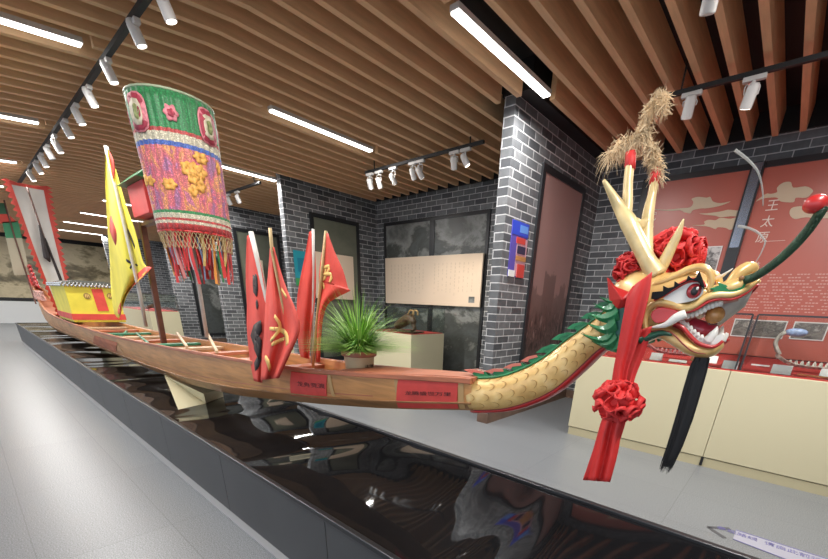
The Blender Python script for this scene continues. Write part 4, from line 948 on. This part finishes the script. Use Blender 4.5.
# ================================================================ display cases
M_GLASS = mat('case_glass', (.9, .95, .93), .03, trans=1)
M_REDDECK = mat('red_baize', (.42, .035, .03), .7); M_CARD = mat('white_card', (.78, .78, .76), .5); M_REDPANEL = None
def red_panel_mat():
    m, nt, b = nodes('brick_red_print'); b.inputs['Base Color'].default_value = (.50, .125, .085, 1); b.inputs['Roughness'].default_value = .32; return m
M_REDPANEL = red_panel_mat()
M_PHOTO = mural_mat('old_photograph', [(.3, (.06, .055, .05)), (.45, (.25, .23, .20)), (.52, (.12, .11, .10)), (.6, (.5, .47, .42)), (.75, (.6, .57, .52))], 7, grad=.25, z0=1.1, z1=1.6, dist=.3)
M_PHOTO2 = mural_mat('group_photograph', [(.3, (.04, .04, .04)), (.45, (.3, .3, .28)), (.5, (.08, .08, .08)), (.6, (.6, .6, .58))], 12, grad=.3, z0=1.8, z1=2.3, dist=.2)
M_SILV = mat('post_reflection_metal', (.30, .34, .42), .22, metal=.8)
CF = 4.46
case = thing('display_counter', (1.2, CF + .95, 0), 'long cream laminate display counter with red top inside glass along the red panels', 'counter')
for xa, xb in ((-1.71, -.287), (-.283, 1.205), (1.209, 2.705), (2.709, 4.2)):
    p_ = box('cabinet_front', M_CREAM, xa, xb, CF, 6.36, .10, .95, parent=case, bevel=.004)
box('plinth', mat('cream_plinth', (.50, .45, .29), .5), -1.70, 4.2, CF + .008, 6.36, 0, .092, parent=case)
for xs in (-.285, 1.207): box('seam_gap', M_BLACK, xs - .012, xs + .012, CF - .002, CF + .02, .01, .095, parent=case)
box('red_top', M_REDDECK, -1.70, 4.19, CF + .02, 6.36, .951, .962, parent=case)
for i, (xa, xb) in enumerate(((-1.70, -.262), (-.225, 1.6), (1.66, 3.4))):
    g = thing('glass_case', ((xa + xb) / 2, CF + .5, .964), ('clear glass case on the counter directly behind the dragon jaw', 'clear glass case on the counter right of the black separator line', 'clear glass case at the far right end of the counter')[i], 'glass case', None)
    box('front_pane', M_GLASS, xa, xb, CF + .03, CF + .036, .964, 1.435, parent=g); box('end_pane', M_GLASS, xa, xa + .006, CF + .037, 6.3, .964, 1.435, parent=g); box('end_pane', M_GLASS, xb - .006, xb, CF + .037, 6.3, .964, 1.435, parent=g)
    b = MB()
    for xx in (xa, xb): b.box(xx - .007, xx + .007, CF + .022, CF + .036, .964, 1.44)
    b.box(xa, xb, CF + .022, CF + .036, 1.432, 1.446); b.build('frame', M_DARK, g)
# red history panels on the back wall with posts between
def wall_pt(u, v, y=6.40): return P(u, v, y=y)
XPOST0, XPOST1 = -.845, -.715
def flatshape(name, poly, y, m, parent, th=.006):
    return MB().prism([(a, y - th, c) for a, c in poly], [(a, y, c) for a, c in poly]).build(name, m, parent)
PANY = 6.42
M_CLOUD = mat('cream_cloud_print', (.62, .50, .34), .4)
M_WTXT = mat('white_print', (.80, .70, .62), .5)
xs0, xs1, xs2 = wall_pt(648, 190).x, XPOST0 + .048, XPOST1 + .032
zt = 3.0
pa = thing('history_panel', ((xs0 + xs1) / 2 - 0, 6.45, .97), 'brick red wall panel with cream clouds and a group photograph behind the dragon horns', 'panel')
box('print', M_REDPANEL, xs0, xs1 - .05, PANY - .015, PANY + .02, .97, zt, parent=pa)
fr = MB(); fr.box(xs0 - .08, xs0, PANY - .03, PANY + .07, .97, zt + .06); fr.box(xs0, xs1 - .05, PANY - .03, PANY + .07, zt, zt + .06); fr.build('black_frame', M_DARK, pa)
pb = thing('history_panel', (1, 6.45, .97), 'brick red wall panel headed with three large white characters at the far right', 'panel')
box('print', M_REDPANEL, xs2 - .03, 4.2, PANY - .015, PANY + .02, .97, zt, parent=pb)
box('black_frame', M_DARK, xs2 - .03, 4.2, PANY - .03, PANY + .07, zt, zt + .06, parent=pb)
po = thing('panel_post', ((xs1 + xs2) / 2 - .03, 6.4, .97), 'shiny dark metal post between the two red history panels', 'post')
box('post', M_DARK, xs1 - .048, xs2 - .032, PANY - .06, PANY + .07, .97, zt + .06, parent=po)
box('reflection_face', M_SILV, xs1 - .030, xs2 - .05, PANY - .068, PANY - .061, 2.2, zt + .05, parent=po)  # brighter upper face stands in for the lamp reflection on the post
def traced(pts, parent, lo=-9, hi=9):
    y = PANY - .018; q = []
    for u, v in smoothpoly(pts, 3):
        c = wall_pt(620 + u / 3.98, 150 + v / 3.98, y); q.append((min(hi, max(lo, c.x)), c.z))
    flatshape('cloud', q, y, M_CLOUD, parent, .004)
R1 = xs1 - .055
traced([(130, 235), (185, 238), (240, 232), (280, 228), (292, 208), (285, 195), (310, 187), (345, 190), (360, 187), (370, 205), (400, 212), (440, 205), (400, 222), (350, 232), (320, 233), (290, 240), (280, 252), (255, 248), (240, 240), (190, 243)], pa, hi=R1)
traced([(315, 253), (345, 252), (400, 245), (430, 238), (465, 241), (490, 240), (488, 262), (440, 264), (400, 268), (380, 262), (340, 258)], pa, hi=R1)
traced([(285, 300), (335, 297), (335, 285), (355, 278), (380, 280), (400, 270), (440, 274), (470, 268), (466, 300), (440, 318), (420, 310), (390, 308), (380, 315), (360, 308), (335, 303)], pa, hi=R1)
traced([(540, 205), (580, 175), (600, 175), (625, 168), (625, 150), (650, 130), (680, 128), (690, 150), (740, 145), (768, 160), (760, 175), (740, 190), (700, 190), (690, 208), (640, 205), (625, 190), (590, 190), (565, 195)], pb)
traced([(675, 245), (690, 228), (740, 225), (760, 245), (860, 248), (900, 262), (828, 272), (740, 268), (700, 275), (680, 265)], pb)
def wtext(s, u, v, size, parent, lead=None, m=None):
    c = wall_pt(u, v, PANY - .017)
    for i, ch in enumerate(s):
        cc_ = (lead or [(0, -i * size * 1.3)] * 99)[i] if lead else (0, -i * size * 1.28)
        text_mesh('lettering', ch, m or M_WTXT, size, lambda a, b_, w_: Vector((c.x + a + cc_[0], PANY - .017 - w_ , c.z + b_ + cc_[1])), parent, .0015)
wtext('王太原', 772.5, 206, .125, pb)
wtext('武功', 652, 217, .11, pa)
wtext('大唐', 758, 264, .045, pb)
# lines of small print as fine rows of short bars
M_FINE = mat('faint_white_print', (.66, .38, .32), .5)
def printlines(parent, xa, xb, z0_, z1_, n, seed=1, name='small_print'):
    rnd = random.Random(seed); b = MB()
    for i in range(n):
        z = z1_ - (z1_ - z0_) * i / (n - 1); x = xa; b = MB()
        while x < xb - .05:
            L_ = rnd.uniform(.05, .17)
            for k in range(max(1, int(L_ / .03))): b.box(x + k * .03, x + k * .03 + .022, PANY - .0175, PANY - .0155, z - .006, z + .006)
            x += L_ + .035
        b.build('text_line', M_FINE, parent)
for k, (u0_, v0_, u1_, v1_, n_) in enumerate(((760, 272, 828, 312, 9),)):
    a, c = wall_pt(u0_ - 4, v0_), wall_pt(u1_, v1_); printlines(pb, max(a.x, xs2 + .03), 2.0, 1.50, 1.90, 13, 3)
a = wall_pt(772, 241); 
MB().box(a.x - .08, a.x + .12, PANY - .0175, PANY - .0155, a.z - .002, a.z + .002).build('underline', M_WTXT, pb)
# photographs on the panels
def photo(lab, u0, v0, u1, v1, m, y=PANY - .03, group=None):
    a, c = wall_pt(u0, v0, y), wall_pt(u1, v1, y); t = thing('framed_photograph', ((a.x + c.x) / 2, y, c.z), lab, 'photograph', group)
    box('white_border', M_CARD, a.x - .012, c.x + .012, y - .003, y + .012, c.z - .012, a.z + .012, parent=t); box('picture', m, a.x, c.x, y - .006, y - .0031, c.z, a.z, parent=t)
photo('old group photograph on the red panel between the dragon horns and snout', 698, 248, 713, 277, M_PHOTO2)
photo('old sepia photograph low on the panel right behind the dragon mouth', 736, 319.5, 747, 336, M_PHOTO)
photo('old sepia photograph low on the right red panel, left of its pair', 762, 321, 781, 338, M_PHOTO)
photo('old sepia photograph low on the right red panel, right of its pair', 796, 322.5, 822, 340, M_PHOTO)
# name cards on the red top
def card(lab, u, v, w_=.15, h_=.07):
    c = P(u, v, z=.964)
    if c.y < CF + .06: c.y = CF + .06; 
    t = MB().loft([[(c.x - w_ / 2, c.y, .9635), (c.x + w_ / 2, c.y, .9635), (c.x + w_ / 2, c.y + .05, .9635), (c.x - w_ / 2, c.y + .05, .9635)], [(c.x - w_ / 2, c.y + .038, .9635 + h_), (c.x + w_ / 2, c.y + .038, .9635 + h_), (c.x + w_ / 2, c.y + .042, .9635 + h_), (c.x - w_ / 2, c.y + .042, .9635 + h_)]]).build('name_card', M_CARD)
    tag(t, lab, 'card', 'white name cards in the glass cases')
card('white name card in the case seen just right of the red ribbon', 655, 360, .11); card('white name card seen left below the dragon chin tassel top', 677, 362, .16, .02)
card('white name card between the black beard and the case separator, nearer the beard', 711, 363, .09); card('blue-white name card just left of the case separator', 727, 370, .12)
card('white name card in front of the model boat, the largest one', 780, 374, .14, .075); card('flat white card lying left of the model boat', 760, 366, .15, .012); card('white name card cut off at the right edge of view', 828, 378, .12)
# model dragon boats in the cases
def model_boat(lab, u, v, L_, m, headm, y=5.0):
    c = P(u, v, y=y); c.z = .985; t = thing('model_dragon_boat', (c.x, c.y, .963), lab, 'model boat'); rings = []
    for i in range(15):
        q = -1 + 2 * i / 14; wd = .055 * (1 - abs(q) ** 3) + .006; zz = .035 + .10 * abs(q) ** 3.2; rings.append([(c.x + q * L_ / 2, c.y - wd, .99 + zz), (c.x + q * L_ / 2, c.y - wd * .6, .975 + zz * .8), (c.x + q * L_ / 2, c.y + wd * .6, .975 + zz * .8), (c.x + q * L_ / 2, c.y + wd, .99 + zz)])
    MB().loft(rings).build('hull', m, t, smooth=True, ang=40)
    for s in (-.28, .28): box('stand', M_HULL_D, c.x + s * L_ - .015, c.x + s * L_ + .015, c.y - .035, c.y + .035, .9635, 1.0, parent=t)
    hx = c.x - L_ / 2
    MB().tube(catmull([(hx + .03, c.y, 1.10), (hx - .03, c.y, 1.20), (hx, c.y, 1.29), (hx + .08, c.y, 1.30)], 4), [.018] * 13, 8).build('neck', m, t, smooth=True)
    MB().ell((hx + .09, c.y, 1.305), (.085, .036, .036), 12, 8).build('dragon_head', headm, t, smooth=True)
    b = MB()
    for i in range(9): b.tube([(c.x - L_ * .3 + i * L_ * .07, c.y, 1.02), (c.x - L_ * .3 + i * L_ * .07, c.y, 1.05), (c.x - L_ * .3 + i * L_ * .07, c.y, 1.065)], [.018, .014, .003], 6)
    b.build('rowers', m, t)
model_boat('grey model dragon boat with a blue head in the right glass case', 812, 375, .62, mat('silver_model', (.42, .38, .33), .45, var=.5, scale=30), mat('blue_silver_model', (.24, .30, .46), .4, var=.5, scale=30), 4.95)
model_boat('reddish-grey model dragon boat in the glass case behind the dragon jaw', 676, 352, .62, mat('maroon_model', (.32, .13, .13), .45, var=.6, scale=24), mat('green_grey_model', (.16, .2, .16), .4, var=.5, scale=24), 4.95)
tag(MB().beam((.18, 4.66, .968), (.62, 4.60, .972), .02, .01).build('model_oar', M_HULL), 'thin wooden oar lying on the red top before the model boat', 'oar')

# ---- bay with the cream text board
M_BOARD = mat('cream_text_board', (.74, .60, .46), .5)
bd = thing('text_board', (-5.5, 6.1, 1.38), 'wide cream text board in front of the two grey landscape panels', 'board')
box('board', M_BOARD, -6.80, -4.30, 6.05, 6.085, 1.39, 2.25, parent=bd, bevel=.004)
M_GBP = mat('grey_brown_print', (.58, .46, .35), .5); rnd = random.Random(6)
for i in range(22):
    x = -6.6 + i * .1
    if 10 <= i <= 11: continue
    z = 2.12; b = MB()
    while z > 1.62:
        L_ = rnd.uniform(.02, .05); b.box(x - .005, x + .005, 6.047, 6.0495, z - L_, z); z -= L_ + rnd.choice((.02, .02, .06))
    b.build('text_column', M_GBP, bd)
box('small_picture', M_MUR_GREY, -4.55, -4.42, 6.045, 6.0495, 1.46, 1.56, parent=bd)
for q, u0, v0, u1, v1, lb in ((-7.05, 314, 254, 355, 301, 'cream text board hanging on the narrow mural behind the pointed red flag'), (-10.25, 248, 262, 268, 305, 'cream text board on the dim mural left of the leftmost planted red flag')):
    A_, C_ = P(u0, v0, x=q), P(u1, v1, x=q); t = thing('text_board', (q, (A_.y + C_.y) / 2, 1.5), lb, 'board')
    box('board', M_BOARD, q - .045, q, A_.y, min(C_.y, 5.6), 1.42, 2.22, parent=t, bevel=.003)
def glass_pedestal(lab, x0, x1, y0, y1, h, hg, cab=M_CREAM):
    t = thing('display_pedestal', ((x0 + x1) / 2, (y0 + y1) / 2, 0), lab, 'pedestal')
    box('cabinet', cab, x0, x1, y0, y1, 0, h, parent=t, bevel=.004); box('red_top', M_REDDECK, x0 + .02, x1 - .02, y0 + .02, y1 - .02, h, h + .012, parent=t)
    g = MB()
    for q in ((x0, x0 + .006, y0, y1), (x1 - .006, x1, y0, y1), (x0 + .006, x1 - .006, y0, y0 + .006), (x0 + .006, x1 - .006, y1 - .006, y1)): g.box(*q, h + .013, h + hg)
    g.build('glass_box', M_GLASS, t); b = MB()
    for q in ((x0, x1, y0 - .004, y0 + .01), (x0, x1, y1 - .01, y1 + .004), (x0 - .004, x0 + .01, y0, y1), (x1 - .01, x1 + .004, y0, y1)): b.box(*q, h + hg, h + hg + .012)
    b.build('rim', M_DARK, t); return t
pA = P(436, 333, y=5.3)
glass_pedestal('cream display pedestal with glass box behind the potted grass', -5.85, -4.72, 4.75, 5.6, .92, .42)
M_CARVE = mat('dark_carved_wood', (.10, .06, .03), .45, var=.5, scale=30)
t = thing('carved_dragon_head', (-5.05, 5.1, .935), 'small dark carved dragon head in the glass box behind the potted grass', 'carving')
b = MB(); b.tube(catmull([(-5.45, 5.1, 1.0), (-5.25, 5.1, 1.1), (-5.05, 5.05, 1.16), (-4.9, 5.0, 1.08)], 5), [.06, .07, .075, .08, .085, .09, .09, .09, .09, .085, .08, .08, .07, .06, .055, .03], 10); b.build('head', M_CARVE, t, smooth=True)
for s in (-.05, .05): MB().tube(catmull([(-5.05, 5.05 + s, 1.22), (-5.0, 5.05 + s, 1.29), (-4.92, 5.05 + s, 1.28), (-4.92, 5.05 + s, 1.22)], 4), .014, 7).build('curled_horn', mat('ochre_horn', (.35, .22, .09), .5), t, smooth=True)
MB().tube([(-4.92, 5.0, 1.06), (-4.86, 4.98, 1.0), (-4.95, 5.0, .96)], [.04, .035, .03], 8).build('jaw', M_CARVE, t, smooth=True)
MB().box(-5.45, -4.85, 4.95, 5.2, .934, .955).build('base', M_CARVE, t)
glass_pedestal('cream display pedestal partly behind the leftmost red flag', -9.9, -8.6, 4.9, 5.6, .92, .42)
glass_pedestal('long cream display pedestal between the yellow pennant and the brown mast', -16.2, -12.9, 3.2, 3.9, .92, .42)
tag(MB().tube(catmull([(-14.4, 3.5, .94), (-14.0, 3.5, 1.0), (-13.6, 3.5, 1.05)], 4), .05, 8).build('model_boat', M_CARVE), 'small dark model behind glass left of the brown mast', 'model')

# ---- posters on the brick columns
def poster(lab, q, y0, y1, z0, z1, base, blocks):
    t = thing('wall_poster', (q, (y0 + y1) / 2, z0), lab, 'poster')
    box('sheet', base, q + .002, q + .012, y0, y1, z0, z1, parent=t)
    for k, (a, b_, c, d, m) in enumerate(blocks): box('printed_block', m, q + .0122, q + .014 + .0012 * k, y0 + (y1 - y0) * a, y0 + (y1 - y0) * b_, z0 + (z1 - z0) * c, z0 + (z1 - z0) * d, parent=t)
    return t
M_BLU = mat('royal_blue_print', (.03, .07, .55), .35); M_BLU2 = mat('sky_blue_print', (.12, .30, .75), .35); M_PK = mat('pale_pink_print', (.55, .32, .38), .4); M_RD = mat('red_print', (.55, .06, .05), .4); M_NV = mat('navy_print', (.03, .03, .07), .4); M_VI = mat('violet_print', (.10, .08, .38), .35)
poster('blue and red notice poster on the brick column left of the sepia mural', -2.63, 4.20, 4.56, 1.74, 2.30, M_VI,
       ((.35, 1, .02, .72, M_PK), (.0, 1, .76, 1, M_BLU), (.45, .95, .82, .95, M_BLU2), (.3, .85, .62, .73, M_RD), (.4, .9, .44, .58, M_NV), (.35, .98, .31, .40, M_HULL), (.5, .95, .0, .25, M_RD), (0, .35, 0, .12, M_CARD)))
poster('turquoise and green poster on the brick column behind the middle red flags', -7.15, 4.16, 4.50, 1.62, 2.20, mat('turquoise_print', (.02, .28, .36), .35), ((0, 1, 0, .22, mat('leaf_green_print', (.06, .30, .10), .4)), (.2, .8, .4, .8, mat('deep_turquoise_print', (.01, .18, .28), .35))))

# ---- floor guide sticker
st_ = thing('floor_sticker', P(760, 545, z=0), 'grey arrowhead and pale violet guide strip stuck on the floor at lower right', 'sticker')
def fl(u, v, z=.002): return P(u, v, z=z)
tipP, a1, a2 = fl(708, 527), fl(730, 528.5), fl(725, 538)
for e in (a1, a2): 
    d = (e - tipP).normalized(); nn = Vector((-d.y, d.x, 0)) * .015; MB().prism([tipP + nn, e + nn, e - nn, tipP - nn], [q - Vector((0, 0, .0012)) for q in (tipP + nn, e + nn, e - nn, tipP - nn)]).build('arrow_stroke', mat('grey_vinyl', (.08, .08, .09), .5) if e is a1 else bpy.data.materials['grey_vinyl'], st_)
p0, p1, p2, p3 = fl(736, 530), fl(862, 570), fl(840, 580), fl(733, 539)
def flat4(nm, a, b_, c, d, m, z): MB().prism([Vector((q.x, q.y, z)) for q in (a, b_, c, d)], [Vector((q.x, q.y, z - .001)) for q in (a, b_, c, d)]).build(nm, m, st_)
flat4('strip', p0, p1, p2, p3, mat('pale_violet_vinyl', (.36, .36, .43), .4), .002)
M_VL = mat('violet_line', (.16, .15, .35), .5)
for a, b_ in ((p0, p1), (p3, p2)):
    d = (b_ - a).normalized(); nn = Vector((-d.y, d.x, 0)) * .004; flat4('border_line', a + nn, b_ + nn, b_ - nn, a - nn, M_VL, .0035)
c0, c1 = fl(744, 536), fl(790, 551); d = (c1 - c0).normalized(); nn = Vector((-d.y, d.x, 0)); cm = (c0 + c1) / 2
text_mesh('lettering', '参观路线  请由此前行', M_VL, .06, lambda a, b_, w_: cm + d * a + nn * b_ + Vector((0, 0, .0032 - .002 + w_)), st_, .0004)
# ================================================================ ceiling fittings
def em(name, c, s): return mat(name, c, .4, emit=c, es=s)
M_LED = em('led_diffuser', (1, .98, .95), 6.0); M_LENS = em('lamp_lens', (1, .95, .85), 5.0)
LB = {0: 'first from the dragon end', 1: 'second from the dragon end', 2: 'third from the dragon end', 3: 'fourth from the dragon end', 4: 'fifth from the dragon end', 5: 'sixth from the dragon end', 6: 'seventh from the dragon end', 7: 'farthest from the dragon end'}
def led(x, y0, y1, z0, z1, lab, grp):
    t = thing('led_batten', (x, (y0 + y1) / 2, (z0 + z1) / 2), lab, 'ceiling light', grp)
    MB().beam((x, y0, z0 + .02), (x, y1, z1 + .02), .08, .035).build('housing', M_SPOT, t)
    MB().beam((x, y0 + .01, z0 - .004), (x, y1 - .01, z1 - .004), .07, .012).build('diffuser', M_LED, t)
for i, x in enumerate(LED_X):
    led(x, 2.73, 4.13, 3.255, 3.255, 'white linear ceiling light in the row nearer the brick columns, ' + LB[i], 'linear lights over the brick bays')
    if i: led(x - .05, -.3, 1.20, 3.07, 3.20, 'white linear ceiling light in the aisle-side row, ' + LB[i], 'linear lights over the aisle')
def track(name, x0, x1, y, z, lab):
    t = thing(name, ((x0 + x1) / 2, y, z), lab, 'light track'); box('rail', M_BLACK, x0, x1, y - .018, y + .018, z, z + .032, parent=t)
    b = [box('drop_rod', M_BLACK, q - .006, q + .006, y - .006, y + .006, z + .033, 3.555, parent=t) for q in (x0 + .2, x1 - .2)]
    return t
YL, YR = 1.30, 4.46
track('light_track', -13.2, -2.2, YL, 3.11, 'long black light track over the aisle at upper left')
track('light_track', -1.45, 1.6, YR, 3.13, 'black light track in front of the red panels at upper right')
track('light_track', -5.42, -3.28, YR, 3.15, 'short black light track over the cream text board')
track('light_track', -9.6, -7.4, 3.83, 3.15, 'short black light track seen right of the canopy')
def spot(u, v, y, zt, d, lit, lab, grp, L_=.15, r=.042, target=None, power=0):
    c = P(u, v, y=y); d = Vector(d).normalized(); top = Vector((c.x, y, zt)); t = thing('track_spotlight', top, lab, 'spotlight', grp)
    box('adapter', M_SPOT, c.x - .075, c.x + .075, y - .02, y + .02, zt - .032, zt - .001, parent=t, bevel=.004)
    a, e = c - d * L_ / 2, c + d * L_ / 2
    pv = Vector((c.x, y, zt - .035)); 
    s_ = d.cross(Vector((0, 0, 1))); s_ = s_.normalized() if s_.length > .1 else Vector((1, 0, 0))
    MB().tube([Vector((c.x, y, zt - .03)), Vector((c.x, y, zt - .055))], .013, 8).build('stem', M_SPOT, t)
    for sg in (-1, 1): MB().tube(catmull([Vector((c.x, y, zt - .052)), Vector((c.x, y, zt - .058)) + s_ * sg * (r + .006), c - d * L_ * .05 + s_ * sg * (r + .006)], 4), .0045, 6).build('yoke_arm', M_SPOT, t)
    MB().tube([a, a + d * .012, a + d * .03, e - d * .01, e], [r * .72, r * .92, r, r, r * .95], 18).build('lamp_head', M_SPOT, t, smooth=True).data.set_sharp_from_angle(angle=.6)
    MB().tube([e - d * .004, e + d * .002], r * .82, 18).build('lens', M_LENS if lit else M_WHITE, t)
    if power:
        l = bpy.data.lights.new('spot_beam', 'SPOT'); l.energy = power; l.spot_size = math.radians(58); l.spot_blend = .7; l.shadow_soft_size = .04; l.color = (1, .86, .68)
        o = bpy.data.objects.new('spot_beam', l); col.objects.link(o); o.location = e + d * .01; o.rotation_euler = d.to_track_quat('-Z', 'Y').to_euler()
lefts = [(165, 6, 1), (136, 33, 1), (109, 72, 1), (90, 97, 1), (78, 116, 1), (67, 130, 1), (57, 146, 1), (49, 153, 0), (43, 161, 1), (38, 168, 1), (31, 176, 1)]
on_ = ['nearest one, cut by the top edge', 'second along', 'third along, bluish white', 'fourth along', 'fifth along', 'sixth along, bright', 'seventh along', 'eighth along', 'ninth along', 'tenth along', 'last one above the white banner']
for (u, v, lit), nm in zip(lefts, on_): spot(u, v, YL, 3.11, (.10, .30, -1), lit, 'white track spotlight on the aisle track, ' + nm, 'spotlights on the aisle track', L_=.135, r=.036)
for u, v, lit, nm, d, pw in ((689, 107, 0, 'white track spotlight above the dragon horns, pointing at the red panels', (-.15, .5, -1), 40), (750, 96, 1, 'lit white track spotlight at upper right before the red panels', (-.2, .4, -1), 60)):
    spot(u, v, YR, 3.13, d, lit, nm, 'spotlights before the red panels', power=pw)
spot(712, -6, 3.2, 3.25, (-.1, .3, -1), 0, 'white spotlight cut off by the top edge at upper right', None)
for u, v, lit, nm, d, pw in ((370, 184, 0, 'far left one', (-.1, .5, -1), 0), (379, 183, 0, 'second from left', (0, .5, -1), 0), (393, 179, 1, 'third from left, lit', (0, .9, -1), 60), (413, 174, 0, 'fourth from left', (0, .6, -1), 0),
                          (420, 173, 1, 'fifth from left, lit', (.1, .9, -1), 60), (454, 163, 0, 'sixth from left, tilted', (-.3, .5, -1), 0), (465, 160, 1, 'rightmost, lit', (.5, .4, -1), 30)):
    spot(u, v, YR, 3.15, d, lit, 'white track spotlight over the cream text board, ' + nm, 'spotlights over the text board', L_=.13, r=.038, power=pw)
for u, v, nm in ((229, 201, 'left one'), (238, 199, 'right one')): spot(u, v, 3.83, 3.15, (0, .4, -1), 0, 'small white track spotlight right of the canopy, ' + nm, 'spotlights right of the canopy', L_=.13, r=.038)
